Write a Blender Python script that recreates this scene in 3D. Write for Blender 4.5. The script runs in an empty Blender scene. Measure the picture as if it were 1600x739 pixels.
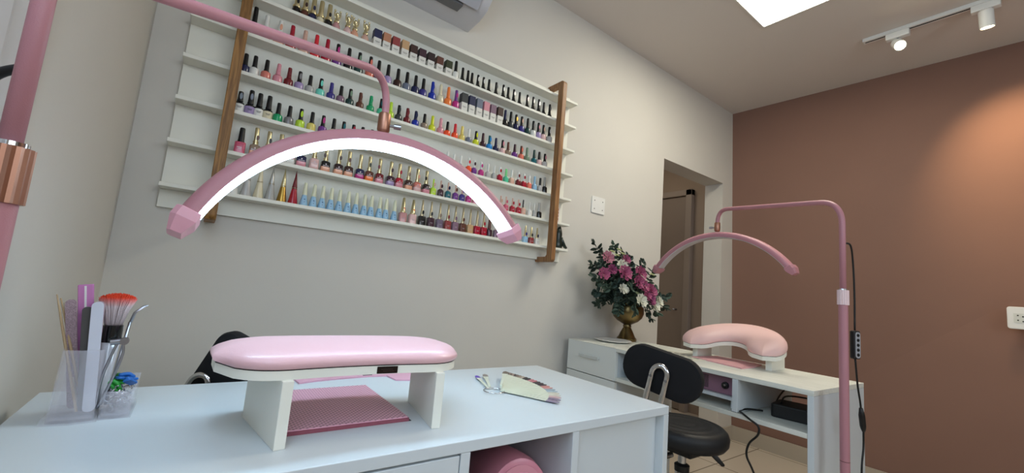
import bpy, bmesh, math, random
from math import sin, cos, pi, radians, hypot, atan2, sqrt
from mathutils import Vector, Matrix
C = bpy.context.scene
COL = C.collection

# ------------------------------------------------------------------ camera
cam_d = bpy.data.cameras.new('camera'); cam = bpy.data.objects.new('camera', cam_d); COL.objects.link(cam)
cam_d.sensor_width = 36; cam_d.lens = 653.86 / 1600 * 36; cam_d.clip_start = 0.02
YAW, PIT, ROL = .632747, .120865, .0843585
_fw = Vector((sin(YAW)*cos(PIT), cos(YAW)*cos(PIT), sin(PIT))); _rt = Vector((cos(YAW), -sin(YAW), 0)); _up = _rt.cross(_fw)
_r = cos(ROL)*_rt + sin(ROL)*_up; _u = -sin(ROL)*_rt + cos(ROL)*_up
CAM = Vector((0, 0, 1.033))
cam.matrix_world = Matrix(((_r.x, _u.x, -_fw.x, CAM.x), (_r.y, _u.y, -_fw.y, CAM.y), (_r.z, _u.z, -_fw.z, CAM.z), (0, 0, 0, 1)))
C.camera = cam

# ------------------------------------------------------------------ world, lights, exposure
W = bpy.data.worlds.new('daylight'); C.world = W; W.use_nodes = True
W.node_tree.nodes['Background'].inputs[0].default_value = (.80, .90, 1.0, 1)
W.node_tree.nodes['Background'].inputs[1].default_value = 0.9
C.view_settings.view_transform = 'Standard'; C.view_settings.look = 'None'
C.view_settings.gamma = 1; C.view_settings.use_curve_mapping = False
C.view_settings.exposure = 0.66
PANEL_EMIT = 12.5          # ceiling LED panel
ARC_EMIT = 14.0           # lit half moon lamp
SPOT_POWER = 29
XL_ = -.218; YB_ = -1.6
WINDOW_POWER = 9
def area(name, loc, target, sx, sy, power, col):
    d = bpy.data.lights.new(name, 'AREA'); d.shape = 'RECTANGLE'; d.size = sx; d.size_y = sy; d.energy = power; d.color = col
    o = bpy.data.objects.new(name, d); COL.objects.link(o); o.location = loc
    o.rotation_euler = (Vector(target) - Vector(loc)).to_track_quat('-Z', 'Y').to_euler(); return o
area('corridor_fill', (3.0, 2.6, 2.6), (3.0, 2.6, 0), .5, .5, 3.5, (1, .88, .72))  # unseen fill light added to brighten the corridor and its door
area('window_daylight', (XL_ + .034, .16, 1.60), (.9, .42, 1.10), .85, 1.15, WINDOW_POWER, (.62, .80, 1))
area('rear_fill', (.95, YB_ + .03, 1.75), (.8, 1.6, 1.7), 1.5, .95, 9, (.86, .94, 1))  # fill light added behind the camera to brighten the shelf fronts
def spot(name, loc, target, power, col, size, blend, rad=.02):
    d = bpy.data.lights.new(name, 'SPOT'); d.energy = power; d.color = col; d.spot_size = size; d.spot_blend = blend; d.shadow_soft_size = rad
    o = bpy.data.objects.new(name, d); COL.objects.link(o); o.location = loc
    o.rotation_euler = (Vector(target) - Vector(loc)).to_track_quat('-Z', 'Y').to_euler(); return o

# ------------------------------------------------------------------ materials
def lin(h):
    h = h.lstrip('#'); v = [int(h[i:i+2], 16)/255 for i in (0, 2, 4)]
    return tuple(x/12.92 if x <= .04045 else ((x+.055)/1.055)**2.4 for x in v) + (1,)
_mats = {}
def mat(name, col, rough=.5, metal=0, coat=0, trans=0, emit=0, noise=0, nscale=30, bump=0, bscale=200, ior=1.45, sheen=0, alpha=1):
    if name in _mats: return _mats[name]
    m = bpy.data.materials.new(name); m.use_nodes = True; nt = m.node_tree; b = nt.nodes['Principled BSDF']
    c = lin(col) if isinstance(col, str) else col
    b.inputs['Base Color'].default_value = c; b.inputs['Roughness'].default_value = rough; b.inputs['Metallic'].default_value = metal
    b.inputs['Coat Weight'].default_value = coat; b.inputs['Coat Roughness'].default_value = .06
    b.inputs['Transmission Weight'].default_value = trans; b.inputs['IOR'].default_value = ior
    b.inputs['Sheen Weight'].default_value = sheen; b.inputs['Alpha'].default_value = alpha
    if emit: b.inputs['Emission Color'].default_value = c; b.inputs['Emission Strength'].default_value = emit
    if noise or bump:
        tc = nt.nodes.new('ShaderNodeTexCoord'); 
    if noise:
        n = nt.nodes.new('ShaderNodeTexNoise'); n.inputs['Scale'].default_value = nscale; n.inputs['Detail'].default_value = 4
        nt.links.new(tc.outputs['Object'], n.inputs['Vector'])
        r = nt.nodes.new('ShaderNodeValToRGB'); e = r.color_ramp.elements
        e[0].position = .3; e[1].position = .7
        e[0].color = tuple(x*(1-noise) for x in c[:3])+(1,); e[1].color = tuple(min(1, x*(1+noise)) for x in c[:3])+(1,)
        nt.links.new(n.outputs['Fac'], r.inputs[0]); nt.links.new(r.outputs[0], b.inputs['Base Color'])
    if bump:
        n2 = nt.nodes.new('ShaderNodeTexNoise'); n2.inputs['Scale'].default_value = bscale; n2.inputs['Detail'].default_value = 3
        nt.links.new(tc.outputs['Object'], n2.inputs['Vector'])
        bp = nt.nodes.new('ShaderNodeBump'); bp.inputs['Strength'].default_value = bump; bp.inputs['Distance'].default_value = .002
        nt.links.new(n2.outputs['Fac'], bp.inputs['Height']); nt.links.new(bp.outputs[0], b.inputs['Normal'])
    _mats[name] = m; return m
def wood(name, c1, c2, axis='Z', scale=26, rough=.55):
    if name in _mats: return _mats[name]
    m = mat(name, c1, rough); nt = m.node_tree; b = nt.nodes['Principled BSDF']
    tc = nt.nodes.new('ShaderNodeTexCoord'); mp = nt.nodes.new('ShaderNodeMapping')
    s = [scale]*3; s['XYZ'.index(axis)] = scale*.07; mp.inputs['Scale'].default_value = s
    nt.links.new(tc.outputs['Object'], mp.inputs[0])
    n = nt.nodes.new('ShaderNodeTexNoise'); n.inputs['Scale'].default_value = 6; n.inputs['Detail'].default_value = 6; n.inputs['Distortion'].default_value = .6
    nt.links.new(mp.outputs[0], n.inputs['Vector'])
    r = nt.nodes.new('ShaderNodeValToRGB'); e = r.color_ramp.elements; e[0].position = .38; e[1].position = .62; e[0].color = lin(c1); e[1].color = lin(c2)
    nt.links.new(n.outputs['Fac'], r.inputs[0]); nt.links.new(r.outputs[0], b.inputs['Base Color'])
    return m
M_wall = mat('wall_paint', '#cfcbc3', .85, noise=.015, nscale=3, bump=.08, bscale=120)
M_ceil = mat('ceiling_paint', '#d4ccc5', .9, bump=.05, bscale=90)
M_pink = mat('dusty_rose_paint', '#866659', .85, noise=.03, nscale=2.2, bump=.08, bscale=120)
M_mel = mat('white_melamine', '#ccd3d7', .32, bump=.02, bscale=400)
M_melw = wood('white_ash_melamine', '#d3d5cc', '#dfe0d8', 'Y', 14, .42)
M_board = mat('white_painted_board', '#e6e5da', .45)
M_oak = wood('oak', '#6e4a1e', '#9a6f38', 'Z', 20, .5)
M_oakd = wood('warm_oak', '#7d5433', '#a07549', 'Z', 20, .45)
M_lpink = mat('pink_powder_coat', '#b07a83', .45, bump=.15, bscale=900)
M_lpink2 = mat('pink_glossy_plastic', '#d9a0ae', .3)
M_leather = mat('pale_pink_leather', '#dcb0b6', .38, bump=.12, bscale=260, coat=.15)
M_leather2 = mat('baby_pink_leather', '#dfb9b5', .45, bump=.12, bscale=260)
M_black = mat('black_plastic', '#0d0d0f', .45)
M_fab = mat('black_vinyl', '#0b0b0f', .55, bump=.1, bscale=300)
M_mesh = mat('black_fabric', '#0c0c10', .9, bump=.2, bscale=700)
M_chrome = mat('chrome', '#c9c9cc', .12, 1)
M_steel = mat('brushed_steel', '#a7a7ac', .28, 1)
M_rose = mat('rose_gold', '#a97c68', .42, 1)
M_brass = mat('aged_brass', '#7d6b47', .32, 1, noise=.45, nscale=14)
M_gold = mat('gold_cap', '#d6c99e', .28, .9)
M_champ = mat('champagne_metal', '#cdbf9c', .3, .85)
M_white = mat('white_plastic', '#e4e4e0', .35)
M_acw = mat('air_conditioner_white', '#c9c8cc', .4)
M_dark = mat('dark_gap', '#141313', .7)
M_clear = mat('clear_acrylic', '#e9e8f2', .06, trans=.0, alpha=.22, coat=.8)
M_cable = mat('black_cable', '#0b0b0c', .5)
M_led = mat('lit_led_strip', (.56, .81, 1, 1), .5, emit=ARC_EMIT)
M_ledoff = mat('unlit_diffuser', '#b9b4b4', .4)
M_panel = mat('lit_ceiling_panel', (1, .95, .80, 1), .5, emit=PANEL_EMIT)
M_bulb = mat('lit_spot_lens', (1, .86, .55, 1), .5, emit=25)

# ------------------------------------------------------------------ mesh helpers
def build(name, bm, m, parent=None, smooth=False, loc=None, rot=None, bevel=0, seg=2, recalc=True, label=None):
    if recalc: bmesh.ops.recalc_face_normals(bm, faces=bm.faces)
    me = bpy.data.meshes.new(name); bm.to_mesh(me); bm.free()
    for x in (m if isinstance(m, (list, tuple)) else [m]): me.materials.append(x)
    if smooth: me.polygons.foreach_set('use_smooth', [True]*len(me.polygons))
    o = bpy.data.objects.new(name, me); COL.objects.link(o)
    if parent: o.parent = parent
    if loc: o.location = loc
    if rot: o.rotation_euler = rot
    if bevel:
        b = o.modifiers.new('bevel', 'BEVEL'); b.width = bevel; b.segments = seg; b.limit_method = 'ANGLE'; b.angle_limit = radians(35)
        b.harden_normals = False
    if smooth == 'auto':
        me.polygons.foreach_set('use_smooth', [True]*len(me.polygons))
        me.set_sharp_from_angle(angle=radians(38))
    if label: o['label'] = label
    return o
def tag(o, label=None, cat=None, group=None, kind=None):
    if label: o['label'] = label
    if cat: o['category'] = cat
    if group: o['group'] = group
    if kind: o['kind'] = kind
    return o
def thing(name, label, cat, loc=(0, 0, 0), rz=0, group=None):
    o = bpy.data.objects.new(name, None); COL.objects.link(o); o.location = loc; o.rotation_euler = (0, 0, rz); o.empty_display_size = .05
    return tag(o, label, cat, group)
def struct(name, bm, m, parent=None, **k):
    o = build(name, bm, m, parent, **k)
    if not parent: o['kind'] = 'structure'
    return o
def NB(): return bmesh.new()
def box(bm, x0, x1, y0, y1, z0, z1, mi=0, mx=None):
    vs = [bm.verts.new((x, y, z)) for x in (x0, x1) for y in (y0, y1) for z in (z0, z1)]
    for f in ((0, 1, 3, 2), (4, 6, 7, 5), (0, 4, 5, 1), (2, 3, 7, 6), (0, 2, 6, 4), (1, 5, 7, 3)):
        bm.faces.new([vs[i] for i in f]).material_index = mi
    if mx is not None: bmesh.ops.transform(bm, matrix=mx, verts=vs)
    return bm
def Box(*a, **k): return box(NB(), *a, **k)
def lathe(bm, prof, n=24, c=(0, 0, 0), mx=None, sx=1, sy=1, mi=0):
    rings = []; allv = []
    for r, z in prof:
        if r < 1e-6: v = bm.verts.new((c[0], c[1], c[2]+z)); rings.append([v]); allv.append(v)
        else:
            rg = [bm.verts.new((c[0]+r*sx*cos(2*pi*i/n), c[1]+r*sy*sin(2*pi*i/n), c[2]+z)) for i in range(n)]; rings.append(rg); allv += rg
    for a, b in zip(rings, rings[1:]):
        for i in range(n):
            j = (i+1) % n
            if len(a) == 1 and len(b) == 1: continue
            if len(a) == 1: f = bm.faces.new((a[0], b[i], b[j]))
            elif len(b) == 1: f = bm.faces.new((a[i], a[j], b[0]))
            else: f = bm.faces.new((a[i], a[j], b[j], b[i]))
            f.material_index = mi
    for rg, rev in ((rings[0], True), (rings[-1], False)):
        if len(rg) > 1: bm.faces.new(rg[::-1] if rev else rg).material_index = mi
    if mx is not None: bmesh.ops.transform(bm, matrix=mx, verts=allv)
    return bm
def Lathe(prof, n=24, **k): return lathe(NB(), prof, n, **k)
def frames(pts):
    pts = [Vector(p) for p in pts]; T = []
    for i in range(len(pts)):
        a = pts[max(0, i-1)]; b = pts[min(len(pts)-1, i+1)]; T.append((b-a).normalized())
    n = T[0].orthogonal().normalized(); out = []
    for i, t in enumerate(T):
        n = (n - t*n.dot(t)).normalized(); out.append((pts[i], t, n, t.cross(n)))
    return out
def tube(bm, pts, r, n=12, cap=True, closed=False):
    R = r if isinstance(r, (list, tuple)) else [r]*len(pts)
    rings = []
    for (p, t, a, b), rr in zip(frames(pts), R):
        rings.append([bm.verts.new(p + a*rr*cos(2*pi*i/n) + b*rr*sin(2*pi*i/n)) for i in range(n)])
    if closed: rings.append(rings[0])
    for A, B in zip(rings, rings[1:]):
        for i in range(n): bm.faces.new((A[i], A[(i+1) % n], B[(i+1) % n], B[i]))
    if cap and not closed: bm.faces.new(rings[0][::-1]); bm.faces.new(rings[-1])
    return bm
def Tube(pts, r, n=12, **k): return tube(NB(), pts, r, n, **k)
def spline(P, n=8):
    P = [Vector(p) for p in P]; out = []
    Q = [P[0]*2-P[1]] + P + [P[-1]*2-P[-2]]
    for i in range(1, len(Q)-2):
        a, b, c, d = Q[i-1:i+3]
        for k in range(n):
            t = k/n; out.append(.5*((2*b)+(c-a)*t+(2*a-5*b+4*c-d)*t*t+(3*b-a-3*c+d)*t**3))
    out.append(P[-1]); return out
def fillet(P, r, n=8):
    P = [Vector(p) for p in P]; out = [P[0]]
    for a, b, c in zip(P, P[1:], P[2:]):
        u = (a-b); v = (c-b); rr = min(r, u.length*(.92 if (a-P[0]).length < 1e-6 else .49), v.length*(.92 if (c-P[-1]).length < 1e-6 else .49)); u.normalize(); v.normalize()
        p0 = b+u*rr; p1 = b+v*rr
        for k in range(n+1):
            t = k/n; out.append(p0*(1-t)**2 + b*2*t*(1-t) + p1*t*t)
    out.append(P[-1]); return out
def prism(bm, poly, lo, hi, axis='z', mi=0):
    def P(a, b, c): return {'z': (a, b, c), 'y': (a, c, b), 'x': (c, a, b)}[axis]
    A = [bm.verts.new(P(a, b, lo)) for a, b in poly]; B = [bm.verts.new(P(a, b, hi)) for a, b in poly]; n = len(poly)
    fs = [bm.faces.new(A[::-1]), bm.faces.new(B)] + [bm.faces.new((A[i], A[(i+1) % n], B[(i+1) % n], B[i])) for i in range(n)]
    for f in fs: f.material_index = mi
    return bm
def Prism(*a, **k): return prism(NB(), *a, **k)
def rrect(x0, x1, y0, y1, r, n=5):
    o = []
    for cx, cy, a in ((x1-r, y1-r, 0), (x0+r, y1-r, 90), (x0+r, y0+r, 180), (x1-r, y0+r, 270)):
        for k in range(n+1):
            t = radians(a+90*k/n); o.append((cx+r*cos(t), cy+r*sin(t)))
    return o
def loft(bm, rings, cap=True):
    R = [[bm.verts.new(p) for p in rg] for rg in rings]; n = len(R[0])
    for A, B in zip(R, R[1:]):
        for i in range(n): bm.faces.new((A[i], A[(i+1) % n], B[(i+1) % n], B[i]))
    if cap: bm.faces.new(R[0][::-1]); bm.faces.new(R[-1])
    return bm
def quad_wall(bm, p): bm.faces.new([bm.verts.new(v) for v in p]); return bm
def copy_tree(o, parent=None):
    c = o.copy(); COL.objects.link(c)
    if parent: c.parent = parent
    for ch in list(o.children): copy_tree(ch, c)
    return c

# ------------------------------------------------------------------ room shell
H = 2.65; XP = 3.49; YB = -1.6; XL = -.218; YS = 1.68
floor_m = mat('porcelain_tile', '#cbbfae', .22); nt = floor_m.node_tree
tc = nt.nodes.new('ShaderNodeTexCoord'); bk = nt.nodes.new('ShaderNodeTexBrick'); bk.offset = 0
for k, v in (('Scale', 1.0), ('Mortar Size', .004), ('Brick Width', .6), ('Row Height', .6), ('Mortar Smooth', .1)): bk.inputs[k].default_value = v
bk.inputs['Color1'].default_value = lin('#cbbfae'); bk.inputs['Color2'].default_value = lin('#c7bbaa'); bk.inputs['Mortar'].default_value = lin('#7a6f62')
mp = nt.nodes.new('ShaderNodeMapping'); mp.inputs['Location'].default_value = (.12, .33, 0)
nt.links.new(tc.outputs['Object'], mp.inputs[0]); nt.links.new(mp.outputs[0], bk.inputs['Vector']); nt.links.new(bk.outputs['Color'], nt.nodes['Principled BSDF'].inputs['Base Color'])
struct('floor', Box(XL-.1, 4.2, YB-.1, 3.6, -.08, 0), floor_m)
struct('ceiling', Box(XL-.1, 4.2, YB-.1, 3.6, H, H+.08), M_ceil)
bm = NB(); box(bm, XL-.1, XL, YB, -.32, 0, H); box(bm, XL-.1, XL, .66, YS, 0, H); box(bm, XL-.1, XL, -.32, .66, 0, .95); box(bm, XL-.1, XL, -.32, .66, 2.25, H)
struct('wall_left', bm, M_wall)
# shelf wall with the doorway (x 2.49-3.31)
DX0, DX1, DH, DY = 2.49, 3.31, 2.015, 1.83
bm = NB(); box(bm, XL-.1, DX0, YS, DY, 0, H); box(bm, DX0, DX1, YS, DY, DH, H); box(bm, DX1, 3.60, YS, DY, 0, H)
struct('wall_front', bm, M_wall)
# rose wall, very slightly out of square
bm = NB(); loft(bm, [[(3.446, YS, H), (3.60, YS, H), (3.75, YB, H), (3.63, YB, H)], [(3.53, YS, 0), (3.60, YS, 0), (3.75, YB, 0), (3.545, YB, 0)]])
struct('wall_right', bm, M_pink)
bm = NB(); box(bm, XL-.1, 3.75, YB-.12, YB, 0, 1.25); box(bm, XL-.1, 3.75, YB-.12, YB, 2.25, H); box(bm, XL-.1, .15, YB-.12, YB, 1.25, 2.25); box(bm, 1.75, 3.75, YB-.12, YB, 1.25, 2.25)
struct('wall_back', bm, M_wall)
bm = NB()
for a in ((-.32, -.28, .95, 2.25), (.62, .66, .95, 2.25), (-.32, .66, .95, .99), (-.32, .66, 2.21, 2.25), (.15, .19, .95, 2.25)): box(bm, XL-.08, XL-.04, a[0], a[1], a[2], a[3])
struct('window_1', bm, M_white)
bm = NB()
for a in ((.15, .19, 1.25, 2.25), (1.71, 1.75, 1.25, 2.25), (.15, 1.75, 1.25, 1.29), (.15, 1.75, 2.21, 2.25), (.93, .97, 1.25, 2.25)): box(bm, a[0], a[1], YB-.09, YB-.05, a[2], a[3])
struct('added_rear_window', bm, M_white)  # unseen rear window, added to go with the fill light behind the camera
# corridor behind the doorway
struct('wall_corridor', Box(3.9, 4.0, DY, 3.5, 0, H), mat('corridor_paint', '#a29282', .85))
struct('wall_corridor_end', Box(2.0, 4.0, 3.4, 3.5, 0, H), mat('corridor_paint', '#a29282'))
struct('wall_corridor_left', Box(2.0, 2.1, DY, 3.5, 0, H), mat('corridor_paint', '#a29282'))
struct('baseboard_right', loft(NB(), [[(3.515, YS, .0), (3.53, YS, 0), (3.55, YB, 0), (3.53, YB, 0)], [(3.515, YS, .105), (3.527, YS, .105), (3.548, YB, .105), (3.53, YB, .105)]]), mat('beige_tile_skirting', '#b5ab9c', .35))
struct('baseboard_front', Box(DX1+.005, 3.515, YS-.014, YS, 0, .105), mat('beige_tile_skirting', '#b5ab9c'))
dm = mat('corridor_door_paint', '#8d8075', .5)
d = build('door_1', Box(3.86, 3.895, 2.33, 3.12, .01, 2.10), dm); d['kind'] = 'structure'
bm = NB(); box(bm, 3.84, 3.9, 2.262, 2.325, 0, 2.165); box(bm, 3.84, 3.9, 3.125, 3.19, 0, 2.165); box(bm, 3.84, 3.9, 2.262, 3.19, 2.105, 2.165)
struct('trim_1', bm, mat('door_frame_paint', '#9b8f84', .5), bevel=.004)
bm = NB(); tube(bm, [(3.86, 2.40, .955), (3.80, 2.40, .955)], .009); tube(bm, fillet([(3.80, 2.40, .955), (3.80, 2.40, .955), (3.80, 2.51, .952)], .01), .008)
build('door_handle', bm, M_steel, d, smooth=True)
t = tag(build('door_plaque', Lathe([(.0, .0), (.05, .0), (.055, .008), (.045, .018), (0, .02)], 24), mat('dark_bronze', '#2b2018', .5, .3), smooth=True, loc=(3.86, 2.66, 1.61), rot=(0, -pi/2, 0)),
        'small dark round plaque on the corridor door seen through the doorway', 'door plaque')
# ------------------------------------------------------------------ ceiling lights
pn = thing('ceiling_light_panel', 'square flush LED ceiling panel glowing white', 'ceiling light', (2.11, .71, H))
build('diffuser', Box(-.296, .296, -.296, .296, -.006, -.002), M_panel, pn)
bm = NB()
for a in ((-.302, .302, .296, .302), (-.302, .302, -.302, -.296), (-.302, -.296, -.302, .302), (.296, .302, -.302, .302)): box(bm, a[0], a[1], a[2], a[3], -.010, 0)
build('frame', bm, M_white, pn)
tr = thing('lighting_track', 'white ceiling lighting track with dark slot above the rose wall', 'track', (2.945, -.15, H))
bm = NB(); box(bm, -.018, .018, -.85, .835, -.020, 0); build('rail', bm, M_white, tr, bevel=.002)
build('slot', Box(-.004, .004, -.84, .825, -.0215, -.0195), M_dark, tr)
def spotlight(name, label, loc, aim, lit):
    t = thing(name, label, 'spotlight', loc, 0, 'track spotlights')
    build('adapter', Box(-.017, .017, -.05, .05, -.035, -.0), M_white, t, bevel=.003)
    build('swivel_arm', Tube([(0, 0, -.035), (0, 0, -.06)], .006), M_steel, t, smooth=True)
    q = Vector(aim).normalized().to_track_quat('Z', 'Y').to_matrix().to_4x4(); m = Matrix.Translation((0, 0, -.07)) @ q
    build('lamp_head', Lathe([(0, -.035), (.02, -.035), (.027, -.028), (.027, .055), (.024, .055), (.022, .045), (0, .045)], 28, mx=m), M_white, t, smooth='auto')
    build('lens', Lathe([(0, .047), (.0225, .047), (.0225, .051), (0, .053)], 28, mx=m), M_bulb if lit else mat('warm_lens', (1, .8, .5, 1), .4, emit=18), t)
    return t
spotlight('track_spotlight', 'lit track spotlight facing into the room, glowing warm', (2.945, .533, H-.020), (-.75, -.30, -.62), True)
spotlight('track_spotlight', 'white cylinder track spotlight pointing down at the rose wall', (2.945, .205, H-.020), (.22, -.02, -1), False)
spot('warm_wall_spot', (2.965, .203, H-.165), (3.56, .06, 1.90), SPOT_POWER, (1, .70, .40), radians(78), 1.0)
spot('warm_room_spot', (2.90, .515, H-.125), (1.5, 0, .9), 7, (1, .74, .45), radians(60), .5)

# ------------------------------------------------------------------ air conditioner
ac = thing('air_conditioner', 'white wall air conditioner above the polish shelves', 'air conditioner', (.87, YS, 2.22))
P = [(0, 0), (-.11, .004), (-.165, .022), (-.205, .06), (-.22, .11), (-.222, .20), (-.20, .28), (-.15, .295), (0, .295)]
bm = Prism(P, -.80, 0, 'x')
build('body', bm, M_acw, ac, bevel=.0015, smooth='auto')
bm = NB(); loft(bm, [[(-.802, -.212, .075), (-.802, -.232, .125), (-.802, -.232, .21), (-.802, -.205, .285), (-.802, -.19, .285), (-.802, -.2, .08)], [(.003, -.212, .075), (.003, -.232, .125), (.003, -.232, .21), (.003, -.205, .285), (.003, -.19, .285), (.003, -.2, .08)]])
build('front_panel', bm, mat('bright_white_plastic', '#eceff0', .3), ac, bevel=.003)
build('air_outlet', Box(-.74, -.115, -.152, -.100, -.0005, .012), mat('outlet_grey', '#6d6d70', .5), ac)
bm = NB(); box(bm, -.43, -.33, -.160, -.105, -.002, .003); build('outlet_vane', bm, M_dark, ac)
build('louvre', loft(NB(), [[(-.74, -.165, .004), (-.74, -.208, .040), (-.74, -.204, .046), (-.74, -.160, .010)], [(-.05, -.165, .004), (-.05, -.208, .040), (-.05, -.204, .046), (-.05, -.160, .010)]]), mat('louvre_grey', '#b4b5bc', .35), ac)

# ------------------------------------------------------------------ switch plate and outlet
sw = thing('blank_switch_plate', 'white blank switch plate on the wall right of the polish shelves', 'switch plate', (1.842, YS, 1.558))
build('plate', Prism(rrect(-.057, .057, -.05, .05, .006), -.007, 0, 'y'), M_white, sw, bevel=.002)
for a, b in ((-.035, .025), (.035, .025), (-.035, -.025), (.035, -.025)): build('screw', Lathe([(0, 0), (.0035, 0), (.0035, .001), (0, .001)], 10, mx=Matrix.Rotation(pi/2, 4, 'X')), mat('screw_grey', '#6c6c66', .4, .6), sw, loc=(a, -.0075, b))
ou = thing('wall_outlet', 'white double power outlet on the rose wall', 'outlet', (3.478, .17, 1.097))
build('plate', Prism(rrect(-.075, .06, -.058, .058, .012), -.002, .012, 'x'), M_white, ou, bevel=.003)
for k in (0, 1):
    s = build('socket', Box(-.005, .0, -.032, .032, -.012, .012), mat('socket_white', '#d4d6cf', .4), ou, loc=(0, .005, .012-.025*k+.0))
    bm = NB()
    for a, b in ((-.017, .001), (0, -.004), (.017, .001)): lathe(bm, [(0, 0), (.0035, 0), (.0035, .001), (0, .001)], 8, mx=Matrix.Translation((-.0055, a, b)) @ Matrix.Rotation(-pi/2, 4, 'Y'))
    build('pin_holes', bm, M_dark, s)

# ------------------------------------------------------------------ curtain at the window side
cu = NB(); N = 60; pts = []
for i in range(N+1):
    y = .06+.73*i/N; pts.append((XL+.012+.006*sin(i*.9)+.003*sin(i*2.3), y))
rows = [[cu.verts.new((x, y, z)) for x, y in pts] for z in (.06, .8, 1.6, 2.6)]
for A, B in zip(rows, rows[1:]):
    for i in range(N): cu.faces.new((A[i], A[i+1], B[i+1], B[i]))
cu = build('sheer_curtain', cu, mat('sheer_fabric', '#cfcdcb', .9, alpha=.8), smooth=True)
tag(cu, 'pale sheer curtain hanging at the left wall behind the pink pole', 'curtain')
sm = cu.modifiers.new('s', 'SOLIDIFY'); sm.thickness = .001

# ------------------------------------------------------------------ manicure desk
DZ = .791
dk = thing('manicure_desk', 'white manicure desk in the foreground with drawer and open cubby', 'desk', (0, 0, 0))
build('desk_top', Box(-.185, .917, .579, 1.055, DZ-.018, DZ), M_mel, dk, bevel=.0012)
for x0, x1 in ((-.185, -.167), (.899, .917)): build('side_panel', Box(x0, x1, .579, 1.05, 0, DZ-.0185), M_mel, dk, bevel=.001)
for x0, x1 in ((.3635, .381), (.607, .624)): build('divider_panel', Box(x0, x1, .580, 1.04, .40, DZ-.0185), M_mel, dk, bevel=.001)
build('modesty_panel', Box(.6245, .8985, .600, .615, .10, DZ-.0185), M_mel, dk)
build('back_panel', Box(-.167, .607, 1.025, 1.04, .10, DZ-.0185), M_mel, dk)
build('cubby_shelf', Box(.3815, .6065, .585, 1.02, .585, .600), M_mel, dk)
build('cabinet_floor', Box(-.1665, .6065, .59, 1.02, .385, .399), M_mel, dk)
d = build('drawer', Box(-.165, .3615, .580, .598, .60, DZ-.0215), M_mel, dk, bevel=.001)
build('drawer', Box(-.165, .3615, .580, .598, .402, .597), M_mel, dk, bevel=.001)
build('drawer_handle', Box(.03, .17, .566, .5795, .70, .708), M_white, d, bevel=.002)

# pink dust collector grid let into the desk
gm = mat('pink_perforated', '#dba3b4', .4); nt = gm.node_tree; b = nt.nodes['Principled BSDF']
tc = nt.nodes.new('ShaderNodeTexCoord'); mp = nt.nodes.new('ShaderNodeMapping'); mp.inputs['Scale'].default_value = (150, 150, 150); mp.inputs['Rotation'].default_value = (0, 0, radians(45))
nt.links.new(tc.outputs['Object'], mp.inputs[0])
fr = nt.nodes.new('ShaderNodeVectorMath'); fr.operation = 'FRACTION'; nt.links.new(mp.outputs[0], fr.inputs[0])
sb = nt.nodes.new('ShaderNodeVectorMath'); sb.operation = 'SUBTRACT'; sb.inputs[1].default_value = (.5, .5, 0); nt.links.new(fr.outputs[0], sb.inputs[0])
ml = nt.nodes.new('ShaderNodeVectorMath'); ml.operation = 'MULTIPLY'; ml.inputs[1].default_value = (1, 1, 0); nt.links.new(sb.outputs[0], ml.inputs[0])
ln = nt.nodes.new('ShaderNodeVectorMath'); ln.operation = 'LENGTH'; nt.links.new(ml.outputs[0], ln.inputs[0])
lt = nt.nodes.new('ShaderNodeMath'); lt.operation = 'LESS_THAN'; lt.inputs[1].default_value = .27; nt.links.new(ln.outputs['Value'], lt.inputs[0])
mx = nt.nodes.new('ShaderNodeMix'); mx.data_type = 'RGBA'; mx.inputs[6].default_value = lin('#dba3b4'); mx.inputs[7].default_value = lin('#7d4658')
nt.links.new(lt.outputs[0], mx.inputs[0]); nt.links.new(mx.outputs[2], b.inputs['Base Color'])
gr = thing('dust_collector', 'pink perforated dust collector plate under the large hand rest', 'dust collector', (.225, .8135, DZ))
build('perforated_plate', Box(-.0985, .0985, -.1155, .1155, .0055, .0075), gm, gr, bevel=.0006)
build('frame', Box(-.1, .1, -.117, .117, .0002, .0055), mat('deep_pink_plastic', '#8d4a58', .4), gr)
build('seam', Box(.1, .1045, -.117, .10, .0002, .0008), M_dark, gr)

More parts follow.
